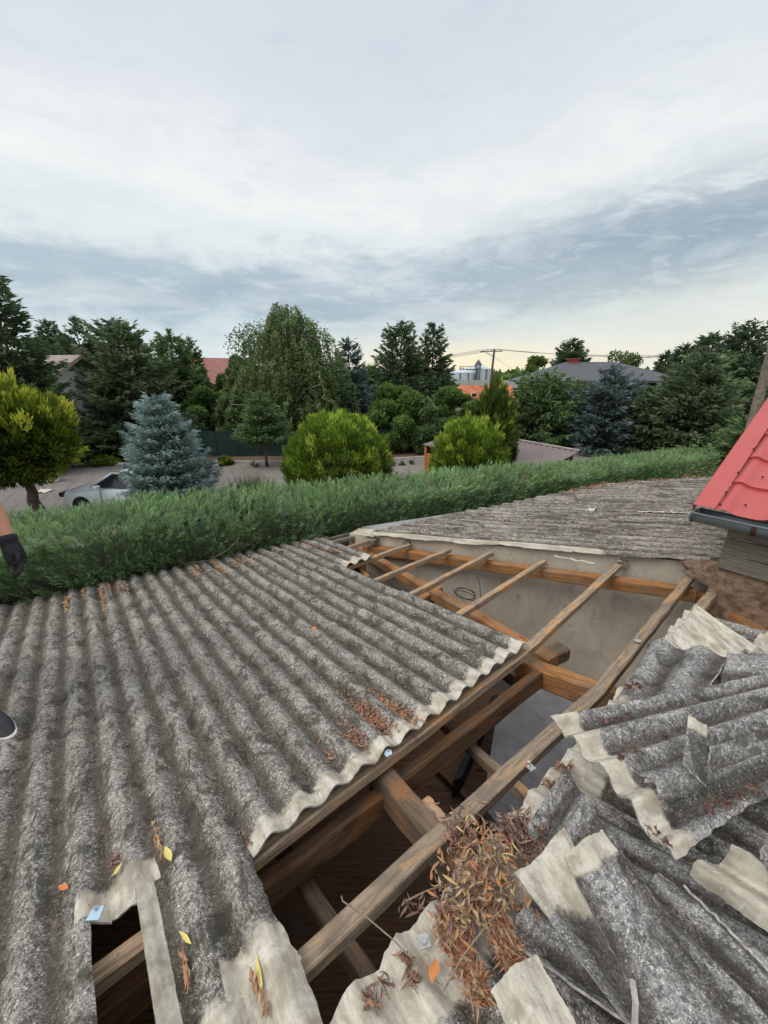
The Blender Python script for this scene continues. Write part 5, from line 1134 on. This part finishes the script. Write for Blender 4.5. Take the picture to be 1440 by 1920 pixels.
for i, (pp, nn_, lb) in enumerate([([(197, 1100), (199, 1145)], 90, 'rusty leaves heaped in the widest furrow at the eave'), ([(128, 1120), (128, 1145)], 45, 'rusty leaves in the furrow nearest the worker at the eave'), ([(158, 1108), (162, 1114)], 22, 'small rusty clump between the two eave furrows'),
        ([(226, 1095), (232, 1115)], 45, 'yellowish leaves in the eave furrow right of the widest heap'), ([(362, 1062), (378, 1086)], 70, 'rusty leaves in an eave furrow below the dead branch'), ([(396, 1052), (425, 1078)], 90, 'larger rusty heap right of the dead branch at the eave'), ([(440, 1050), (452, 1066)], 50, 'rusty heap at the eave, third right of the dead branch'),
        ([(462, 1048), (478, 1062)], 30, 'last sparse rusty leaves at the eave on the right'), ([(560, 1020), (640, 1040)], 130, 'brown leaves along the eave beside the stripped battens')]):
    litter(pp, nn_ * 2, (.012, .03), lb, 20 + i, thick=.02, tb=(.45, 1.0) if i != 8 else (.1, .6), L=.05)
litter([(300, 1555), (312, 1600)], 22, (.008, .03), 'little tangle of orange leaves in the furrow above the torn slot', 40, w=.03, tb=(.5, .9), L=.03, align=1.2)
litter([(222, 1620), (232, 1612)], 16, (.01, .02), 'small dark leaf clump above the torn slot', 41, w=.03, tb=(.0, .4))
litter([(350, 1780), (358, 1830)], 16, (.004, .03), 'curled orange leaves in the furrow beside the white strip', 42, w=.03, tb=(.5, .8), L=.045, align=1.6)
litter([(488, 1830), (500, 1880)], 20, (.008, .02), 'curled leaves on the clean cement at the bottom edge', 43, w=.03, tb=(.4, .9), L=.04, align=1.3)
litter([(445, 1565), (475, 1580)], 20, (.015, .015), 'pinkish leaves at the left corner of the large hole', 44, tb=(.15, .4))
r = np.random.default_rng(77)
def pile(px_list, n, spread, label, seed, w0, thick, L=.040, Wd=.0065, tb=(.05, 1.0), al=0):
    r = np.random.default_rng(seed); k = len(px_list); c = r.integers(0, k, n); P = np.array([on_roof(*px_list[i][:2], w0) for i in c]); s_ = np.array([px_list[i][2] for i in c])
    jt = r.normal(0, 1, (60, 2)) * spread * 1.1; jk = r.integers(0, 60, n); P = P + U * ((jt[jk, 0] + r.standard_t(3, n) * spread * .33) * s_)[:, None] + V * ((jt[jk, 1] + r.standard_t(3, n) * spread * .33) * s_)[:, None] + N * (np.abs(r.normal(0, .5, n)) * thick * s_)[:, None]
    d = r.normal(0, 1, (n, 3)) * [1, 1, .6] + V * al * np.sign(r.normal(0, 1, n))[:, None]
    return leaves(P, d, nrm(N + r.normal(0, .6, (n, 3))), L * r.uniform(.6, 1.5, n), Wd * r.uniform(.6, 1.7, n), r.uniform(-4.2, 4.2, n), M_LIT, 'leaf_litter', label, 'leaf litter', r, np.clip(r.uniform(tb[0], tb[1], n), 0, 1))
pile([(905, 1600, 1), (960, 1590, 1), (880, 1570, .8), (930, 1640, 1.1), (985, 1600, .8), (870, 1660, 1), (900, 1690, 1), (850, 1700, .8), (920, 1670, .9), (870, 1725, .8)], 850, .036, 'big heap of curled brown and orange leaves on the sheets beside the hole', 81, .04, .07)
pile([(855, 1550, .6), (870, 1575, .6)], 90, .04, 'pinkish dry leaves snagged where the batten meets the leaf heap', 82, .05, .05, tb=(0, .35))
pile([(845, 1745, .7), (856, 1775, .6), (872, 1805, .55), (888, 1835, .5), (902, 1862, .4)], 520, .020, 'left tongue of long orange leaves running down from the big heap', 83, .03, .03, L=.055, tb=(.35, .85), al=1.6)
pile([(915, 1715, .7), (928, 1740, .65), (942, 1768, .6), (955, 1792, .5)], 420, .020, 'right tongue of long orange leaves beside the sandy cornered sheet', 84, .04, .03, L=.055, tb=(.35, .85), al=1.6)
pile([(975, 1570, .8), (990, 1590, .8), (960, 1560, .6)], 260, .04, 'dark purple brown leaves at the top of the big heap', 85, .08, .06, tb=(0, .35))
pile([(1040, 1475, .5), (1058, 1440, .4)], 90, .03, 'leaves caught in the gap beside the large curved sheet', 86, .03, .03, tb=(.1, .6))
pile([(790, 1690, .3), (806, 1705, .3), (760, 1700, .25)], 26, .04, 'few dry leaves clinging to the batten over the hole', 87, -.01, .03, tb=(.0, .35))
pile([(760, 1800, .4), (775, 1835, .4), (700, 1880, .4), (720, 1850, .3)], 60, .03, 'scattered leaves on the pale cement below the hole', 88, .03, .02, tb=(0, .5))
pile([(1195, 1410, .22), (1215, 1402, .25), (1235, 1392, .25), (1250, 1383, .2), (1165, 1420, .15)], 150, .03, 'dark moss crumbs in the upper furrow of the large curved sheet', 93, .335, .008, L=.012, Wd=.005, tb=(.0, .14))
pile([(1130, 1352, .25), (1150, 1348, .25), (1175, 1340, .2)], 90, .03, 'brown moss along the top edge of the large curved sheet', 94, .34, .008, L=.012, Wd=.005, tb=(.0, .25))
pile([(1330, 1520, .25), (1360, 1508, .3), (1390, 1495, .25), (1420, 1482, .25)], 150, .03, 'dark moss crumbs in the lower furrow of the large curved sheet', 95, .36, .008, L=.013, Wd=.005, tb=(.0, .18))
pile([(1225, 1560, .35), (1250, 1580, .3)], 20, .02, 'crumbs of dead leaves on the large curved sheet', 89, .36, .01, L=.02, tb=(0, .3))
pile([(1180, 1290, .4), (1195, 1285, .4)], 70, .02, 'brown moss and leaves on the humped fragment', 91, .13, .02, L=.03, tb=(0, .4))
pile([(1345, 1240, .5), (1325, 1225, .4)], 60, .03, 'rusty leaves in a furrow of the uppermost sheet', 92, .11, .01, tb=(.3, .7))
def one_leaf(x, y, w, m_, L, Wd, ang, label, seed, curl=.8, name='fallen_leaf'):
    r = np.random.default_rng(seed); p = on_roof(x, y, w)[None]; uu = (p[0] - CAM) @ U; p = p + N * (near_h(uu, 0) + .004); d = (V * math.cos(ang) + U * math.sin(ang))[None]
    o = leaves(p, d, N[None], L, Wd, curl, m_, name, None, None, r); return tag(o, label, 'leaf')
one_leaf(418, 1455, .0, M_LIME2, .062, .022, .1, 'fresh lime green leaf lying alone on the grey sheets', 1)
one_leaf(318, 1612, .03, M_YEL, .075, .024, -.1, 'pale yellow leaf in the furrow above the torn slot', 2)
one_leaf(224, 1637, .03, M_YEL, .050, .016, .9, 'small pale yellow leaf left of the longer one', 3)
one_leaf(120, 1668, .03, M_RUST, .045, .022, -.7, 'single rust orange leaf on the left furrows', 4)
one_leaf(349, 1765, .03, M_YEL, .065, .013, -.35, 'straight straw coloured leaf beside the white strip', 5, .3)
one_leaf(487, 1832, .03, M_YEL, .095, .012, .2, 'long straw coloured leaf on the clean cement at the bottom', 6, .2)
one_leaf(536, 1512, .0, M_YEL, .05, .012, -.35, 'small straw leaf on the white broken edge', 7, .2)
one_leaf(815, 1826, .03, M_RUST, .055, .03, 1.0, 'broad rust leaf on the cement left of the orange tongues', 8)
one_leaf(590, 1188, .0, M_RUST, .07, .04, .5, 'orange leaf alone high on the grey sheets', 9)
one_leaf(570, 1278, .0, M_RUST, .04, .012, .2, 'tiny orange leaf in a furrow above the brown patch', 10)
one_leaf(168, 1330, .0, M_RUST, .05, .02, .4, 'brown leaf in the furrow right of the shoe', 11)
M_TWIG = plain('dry_twig', (.24, .18, .125), .85, .3, 30)
def twig(pxs, rad, label, m_=None, name='twig', par=None):
    m = MB(); m.tube([on_roof(*q) for q in pxs], np.linspace(rad, rad * .5, len(pxs)), 5); o = m.build(name, m_ or M_TWIG, par)
    return tag(o, label, 'twig') if par is None else o
twig([(640, 1680, .05), (643, 1690, .05), (690, 1722, .06), (735, 1760, .05), (790, 1815, .035), (830, 1850, .03)], .0025, 'thin bare twig spanning the hole to the leaf heap')
twig([(830, 1860, .04), (870, 1790, .08), (920, 1725, .10), (980, 1668, .10)], .003, 'thin twig lying across the big leaf heap')
twig([(760, 1690, .0), (800, 1670, .04), (850, 1655, .07), (880, 1660, .06)], .0025, 'arched twig with dead leaves over the batten')
twig([(303, 1490, .03), (303, 1540, .03), (306, 1585, .03)], .002, 'straight straw stem in the furrow above the torn slot')
twig([(300, 1300, .03), (312, 1320, .03), (315, 1350, .03)], .002, 'short forked twig in the middle of the sheets')
twig([(368, 1318, .03), (378, 1345, .03), (388, 1362, .03)], .002, 'curved pale twig right of the forked one')
twig([(340, 1180, .03), (365, 1220, .03), (402, 1282, .03)], .002, 'long dry stem on the upper sheets')
twig([(66, 1372, .03), (80, 1360, .03), (92, 1340, .03)], .002, 'short dark twig near the shoe')

# ---------------------------------------------------------------- roofing nails with washers
M_STEEL = plain('zinc_washer', (.42, .42, .41), .55, .2, 30, metal=.3, spec=.5); M_BLUEW = plain('blue_washer', (.40, .56, .66), .5, .12, 20)
GN = 'roofing nails left standing'
def nail(x, y, w, label, m_=None, sz=.020, h=.035, sq=False):
    p = on_roof(x, y, w); e = empty('roofing_nail', p, label, 'nail', GN); r = np.random.default_rng(int(x)); a0_ = r.uniform(0, 3); n = 4 if sq else 14
    rr = [(math.cos(a0_ + 2 * math.pi * i / n), math.sin(a0_ + 2 * math.pi * i / n)) for i in range(n)]; m = MB(); vs = [p + N * z + (U * c + V * s_) * sz * (1 + .1 * r.normal()) for z in (.0, .004) for c, s_ in rr]
    m.add(vs, [tuple(range(n))[::-1], tuple(range(n, 2 * n))] + [(i, (i + 1) % n, n + (i + 1) % n, n + i) for i in range(n)]); m.build('washer', m_ or M_STEEL, e)
    t_ = N + U * r.normal(0, .25) + V * r.normal(0, .25); m = MB(); m.tube([p - N * .01, p + t_ * h], .0025, 6); m.tube([p + t_ * h, p + t_ * (h + .003)], .007, 8); m.build('shank', M_STEEL, e)
nail(552, 1818, -.02, 'nail with a grey plate at the left end of the near batten over the hole', sq=True, sz=.027)
nail(795, 1765, .035, 'nail with a grey plate on the pale cement below the hole', sq=True, sz=.024, h=.01)
nail(180, 1712, .055, 'nail with a large pale blue washer beside the torn slot', M_BLUEW, sz=.026, sq=True, h=.012)
nail(728, 1412, .02, 'small pale blue washer on the white broken edge', M_BLUEW, .017, .01)
nail(1196, 1202, -.02, 'nail standing on the long batten near the uppermost sheet')
nail(996, 1440, -.02, 'bent nail with torn washer on the near batten left of the heap', sq=True)
nail(1162, 1052, -.01, 'nail at the far end of a batten under the far roof')
nail(925, 1036, -.01, 'thin nail on the third batten end from the eave', sz=.008)
# black cable looped on the beam stub and a wire hanging on the wall
m = MB(); c = on_roof(872, 1115, -.16); th = np.linspace(0, 5 * math.pi, 60)
rr_ = np.random.default_rng(5); m.tube([c + (hz * math.cos(t_) * (.10 + .01 * rr_.normal()) + np.array([0, 0, 1]) * math.sin(t_) * .05 + wn * .03 * math.sin(t_ * .6)) for t_ in th], .004, 5)
o = m.build('cable_coil', M_BLK, None, True); tag(o, 'coil of black cable resting on the end of a sawn beam', 'cable')
m = MB(); m.tube([on_roof(896, 1082, -.16), on_roof(900, 1100, -.2), on_roof(901, 1128, -.22), on_roof(900, 1138, -.24), on_roof(884, 1144, -.24)], .004, 5); o = m.build('hanging_wire', M_BLK, None, True); tag(o, 'short black wire hanging down the beige wall', 'cable')

# ---------------------------------------------------------------- worker at the left edge
M_SKIN = mat('skin', lambda nb: nb.mix(nb.noise(objvec(nb), 6, 4, .5), (.56, .25, .17), (.64, .32, .22)), .55)
M_SHIRT = plain('shirt_white', (.62, .63, .66), .85, .06, 5, .3); M_TROUS = plain('trousers_black', (.022, .023, .028), .85, .3, 8, .3); M_GLOVE = plain('glove_black', (.018, .018, .022), .7, .3, 25, .5); M_SHOE = plain('shoe_black', (.03, .03, .034), .6, .2, 20); M_SOLE = plain('sole_pale', (.55, .53, .48), .7, .1, 20); M_HAIR = plain('hair_brown', (.05, .032, .02), .8, .3, 40, .5)
def skin(name, verts, edges, m_, parent, lv=2, root=0):
    me = bpy.data.meshes.new(name); me.from_pydata([tuple(v[:3]) for v in verts], edges, []); me.update(); me.materials.append(m_)
    o = bpy.data.objects.new(name, me); COL.objects.link(o); o.parent = parent
    s = o.modifiers.new('skin', 'SKIN'); s.use_smooth_shade = True; s.use_x_symmetry = False
    for i, v in enumerate(verts): me.skin_vertices[0].data[i].radius = (v[3], v[4] if len(v) > 4 else v[3]); me.skin_vertices[0].data[i].use_root = (i == root)
    sb = o.modifiers.new('sub', 'SUBSURF'); sb.levels = lv; sb.render_levels = lv
    return o
def person():
    toe = on_roof(14, 1392, .02); yaw = math.radians(-28)                  # local +x is where he faces
    ca, sa = math.cos(yaw), math.sin(yaw)
    org = toe - np.array([.20 * ca + .10 * sa, .20 * sa - .10 * ca, 0]); org = np.array(org) + np.array([-.17, -.02, 0])
    e = empty('person', org, 'worker in white shirt, black trousers and black gloves at the left edge of the roof', 'person'); e.rotation_euler = (0, 0, yaw)
    def rz(x, y): q = org + np.array([x * ca - y * sa, x * sa + y * ca, 0]); k = CAM - N * HR; return (((k - q) @ N) / N[2])            # roof height under a local point
    fr = [(.15, .02), (-.60, .16)]                                            # feet: right, left (local x, y)
    zr = [rz(*fr[0]) + .03, rz(*fr[1]) + .03]
    B = []; Ed = []
    def add(*v): B.append(v); return len(B) - 1
    pel = add(-.06, .02, .94, .135, .115); w1 = add(-.04, .02, 1.08, .125, .10); ch = add(-.01, .02, 1.26, .155, .11); sh = add(.0, .02, 1.42, .13, .09); nk = add(.03, .02, 1.52, .055, .06); Ed += [(pel, w1), (w1, ch), (ch, sh), (sh, nk)]
    hd = add(.055, .02, 1.61, .075, .085); hd2 = add(.06, .02, 1.70, .080, .095); hd3 = add(.05, .02, 1.77, .055, .065); Ed += [(nk, hd), (hd, hd2), (hd2, hd3)]
    arms = []
    for s, el_, wr in ((-1, (.02, -.265, 1.15), (.16, -.262, .96)), (1, (.08, .33, 1.15), (.165, .32, .95))):
        a_ = add(-.0, .02 + s * .19, 1.40, .062); b_ = add(el_[0], el_[1] if s > 0 else el_[1], el_[2], .043); c = add(wr[0], wr[1], wr[2], .028); Ed += [(sh, a_), (a_, b_), (b_, c)]; arms.append((s, b_, c, wr, el_))
    lg = []
    for i, s in enumerate((-1, 1)):
        x, y = fr[i]; a_ = add(-.05, .02 + s * .10, .86, .092); b_ = add(.5 * (x - .02) + .02, y * .9 + .01, (.46 + zr[i] * .5), .060); c = add(x - .05, y, zr[i] + .09, .040); Ed += [(pel, a_), (a_, b_), (b_, c)]
    skin('body', B, Ed, M_SKIN, e)
    # shirt, short sleeves
    S = [(-.06, .02, .90, .152, .132), (-.04, .02, 1.08, .145, .122), (-.01, .02, 1.26, .172, .130), (.0, .02, 1.41, .150, .108), (.02, .02, 1.49, .075, .075), (.0, -.17, 1.405, .082), (.012, -.235, 1.25, .070), (.0, .21, 1.405, .082), (.02, .29, 1.26, .070)]
    skin('shirt', S, [(0, 1), (1, 2), (2, 3), (3, 4), (3, 5), (5, 6), (3, 7), (7, 8)], M_SHIRT, e)
    T_ = [(-.06, .02, .95, .150, .130), (-.05, -.085, .84, .112), (.01 + .5 * (fr[0][0] - .02), fr[0][1] * .9, .46 + zr[0] * .5, .082), (fr[0][0] - .05, fr[0][1], zr[0] + .10, .068), (-.05, .125, .84, .112), (.01 + .5 * (fr[1][0] - .02), fr[1][1] * .9, .46 + zr[1] * .5, .082), (fr[1][0] - .05, fr[1][1], zr[1] + .10, .068)]
    skin('trousers', T_, [(0, 1), (1, 2), (2, 3), (0, 4), (4, 5), (5, 6)], M_TROUS, e)
    for i, (x, y) in enumerate(fr):                                             # shoes
        m = MB(); n = 16; prof = []
        def ring(z, g, top=False):
            out = []
            for k in range(n): t_ = 2 * math.pi * k / n; cx_ = math.cos(t_); lx = .145 * cx_ + .045; w = (.050 if cx_ > 0 else .040) * math.sin(t_); out.append((x + lx * g, y + w * g, zr[i] + z - (.035 * max(0, cx_) if top else 0)))
            return out
        lv = [ring(.0, 1), ring(.032, 1.03)]; f = [(a_ * n + k, a_ * n + (k + 1) % n, (a_ + 1) * n + (k + 1) % n, (a_ + 1) * n + k) for a_ in range(1) for k in range(n)] + [tuple(range(n))[::-1], tuple(n + k for k in range(n))]
        me = mesh('shoe_sole', lv[0] + lv[1], f, M_SOLE, e, False, world=False)
        lv = [ring(.032, .98), ring(.055, .98, True), ring(.085, .80, True), ring(.105, .55, True)]; lv[3] = [(q[0] - .035, q[1], q[2]) for q in lv[3]]
        f = [(a_ * n + k, a_ * n + (k + 1) % n, (a_ + 1) * n + (k + 1) % n, (a_ + 1) * n + k) for a_ in range(3) for k in range(n)] + [tuple(range(n))[::-1], tuple(3 * n + k for k in range(n))]
        o = mesh('shoe', sum(lv, []), f, M_SHOE, e, True, world=False); o.modifiers.new('s', 'SUBSURF').render_levels = 2
    for s, b_, c, wr, el_ in arms:                                              # gloved hands, five fingers curled
        d = nrm(np.array(wr) - np.array(el_)); w = np.array(wr); side = nrm(np.cross(d, [0, 0, 1.])) * -1; pn = np.cross(side, d); thumb = nrm(np.cross(side, [0, 0, 0]) + np.array([d[2] * -1, 0, d[0]]) ) ; fwd = nrm(np.cross(np.array([0, 1., 0]), d)); fwd = fwd if fwd[0] > 0 else -fwd; pal = np.array([0, -s * 1., 0]) 
        G = [tuple(w - d * .09) + (.050, .048), tuple(w + d * .0) + (.042, .038), tuple(w + d * .05) + (.050, .030), tuple(w + d * .085) + (.046, .026)]; E_ = [(0, 1), (1, 2), (2, 3)]
        for j, (off, ln) in enumerate(((.030, .070), (.010, .078), (-.010, .072), (-.030, .058))):
            b0 = w + d * .085 + fwd * off; k = len(G); G.append(tuple(b0) + (.0135,)); p1 = b0 + d * ln * .45 + pal * .008; G.append(tuple(p1) + (.013,)); p2 = p1 + d * ln * .25 + pal * ln * .25; G.append(tuple(p2) + (.012,)); p3 = p2 + d * ln * .05 + pal * ln * .28; G.append(tuple(p3) + (.010,)); E_ += [(3, k), (k, k + 1), (k + 1, k + 2), (k + 2, k + 3)]
        k = len(G); t0 = w + d * .03 + fwd * .036; G.append(tuple(t0) + (.014,)); t1 = t0 + fwd * .026 + d * .026 + pal * .006; G.append(tuple(t1) + (.012,)); t2 = t1 + d * .028 + pal * .012; G.append(tuple(t2) + (.010,)); E_ += [(2, k), (k, k + 1), (k + 1, k + 2)]
        skin('glove', G, E_, M_GLOVE, e, 2, 1)
    # face and hair
    m = MB(); n = 14; vs = []
    for i in range(9):
        ph = math.pi * .62 * i / 8
        for j in range(n): t_ = 2 * math.pi * j / n; rr = math.sin(ph); vs.append((.045 + .112 * rr * math.cos(t_) - .012, .02 + .092 * rr * math.sin(t_), 1.735 + .105 * math.cos(ph) + (.045 * max(0, math.cos(t_)) * (i / 8)) ))
    f = [(i * n + j, i * n + (j + 1) % n, (i + 1) * n + (j + 1) % n, (i + 1) * n + j) for i in range(8) for j in range(n)]; o = mesh('hair', vs, f, M_HAIR, e, True, world=False); o.modifiers.new('t', 'SOLIDIFY').thickness = .008
    skin('nose', [(.135, .02, 1.69, .010), (.155, .02, 1.665, .013)], [(0, 1)], M_SKIN, e)
    for s in (-1, 1):
        skin('ear', [(.05, .02 + s * .082, 1.70, .012, .02), (.048, .02 + s * .09, 1.665, .010, .016)], [(0, 1)], M_SKIN, e); m = MB()
        skin('eye', [(.136, .02 + s * .032, 1.70, .008), (.138, .02 + s * .034, 1.70, .008)], [(0, 1)], M_WHITE, e)
    skin('mouth', [(.136, 0, 1.625, .007), (.142, .02, 1.625, .008), (.136, .04, 1.625, .007)], [(0, 1), (1, 2)], M_REDB, e)
person()

# crumbs of bark, needles and moss lying all over the old sheets
r = np.random.default_rng(321); n = 900; uu = r.uniform(-2.2, 2.0, n); vv = 1.4 + (4.9 - 1.4) * r.uniform(0, 1, n)
sn = PH0 + LAM * np.round((uu - PH0) / LAM); uu = sn + (uu - sn) * np.where(r.uniform(0, 1, n) < .7, .35, 1.0)
P_ = RP(uu, vv, near_h(uu, vv) + .006 + .02 * (vv < 2.4)); d_ = V * r.normal(0, 1, n)[:, None] + U * r.normal(0, .8, n)[:, None]
leaves(P_, d_, nrm(N + r.normal(0, .4, (n, 3))), .020 * r.uniform(.4, 1.7, n), .006 * r.uniform(.5, 1.8, n), r.uniform(-1.5, 1.5, n), M_LIT, 'leaf_crumbs', 'tiny crumbs of leaf and bark strewn thinly over the grey sheets', 'leaf litter', r, np.clip(r.beta(1.2, 1.6, n), 0, 1))
n = 420; aa = r.uniform(.1, 4.5, n); bb = r.uniform(0.1, 1, n) * f_hi(aa) ; P_ = FP(aa, bb, -np.cos(2 * np.pi * (aa - .07) / LAM) * AMP + .014); d_ = FC * r.normal(0, 1, n)[:, None] + FE_ * r.normal(0, .6, n)[:, None]
leaves(P_, d_, nrm(FN + r.normal(0, .4, (n, 3))), .045 * r.uniform(.4, 1.7, n), .012 * r.uniform(.5, 1.8, n), r.uniform(-1.5, 1.5, n), M_LIT, 'leaf_crumbs', 'dark and rusty crumbs strewn over the far roof', 'leaf litter', r, np.clip(r.beta(1.2, 1.8, n), 0, 1))
n = 500; aa = r.uniform(2.2, 4.3, n); bb = f_hi(aa) - np.abs(r.normal(0, .10, n)); P_ = FP(aa, bb, -np.cos(2 * np.pi * (aa - .07) / LAM) * AMP + .016)
leaves(P_, FC * r.normal(0, 1, n)[:, None] + FE_ * r.normal(0, 1, n)[:, None], nrm(FN + r.normal(0, .4, (n, 3))), .05 * r.uniform(.5, 1.5, n), .014, r.uniform(-2, 2, n), M_LIT, 'leaf_litter', 'band of rusty leaves along the far eave by the hedge', 'leaf litter', r, np.clip(r.uniform(.3, .8, n), 0, 1))
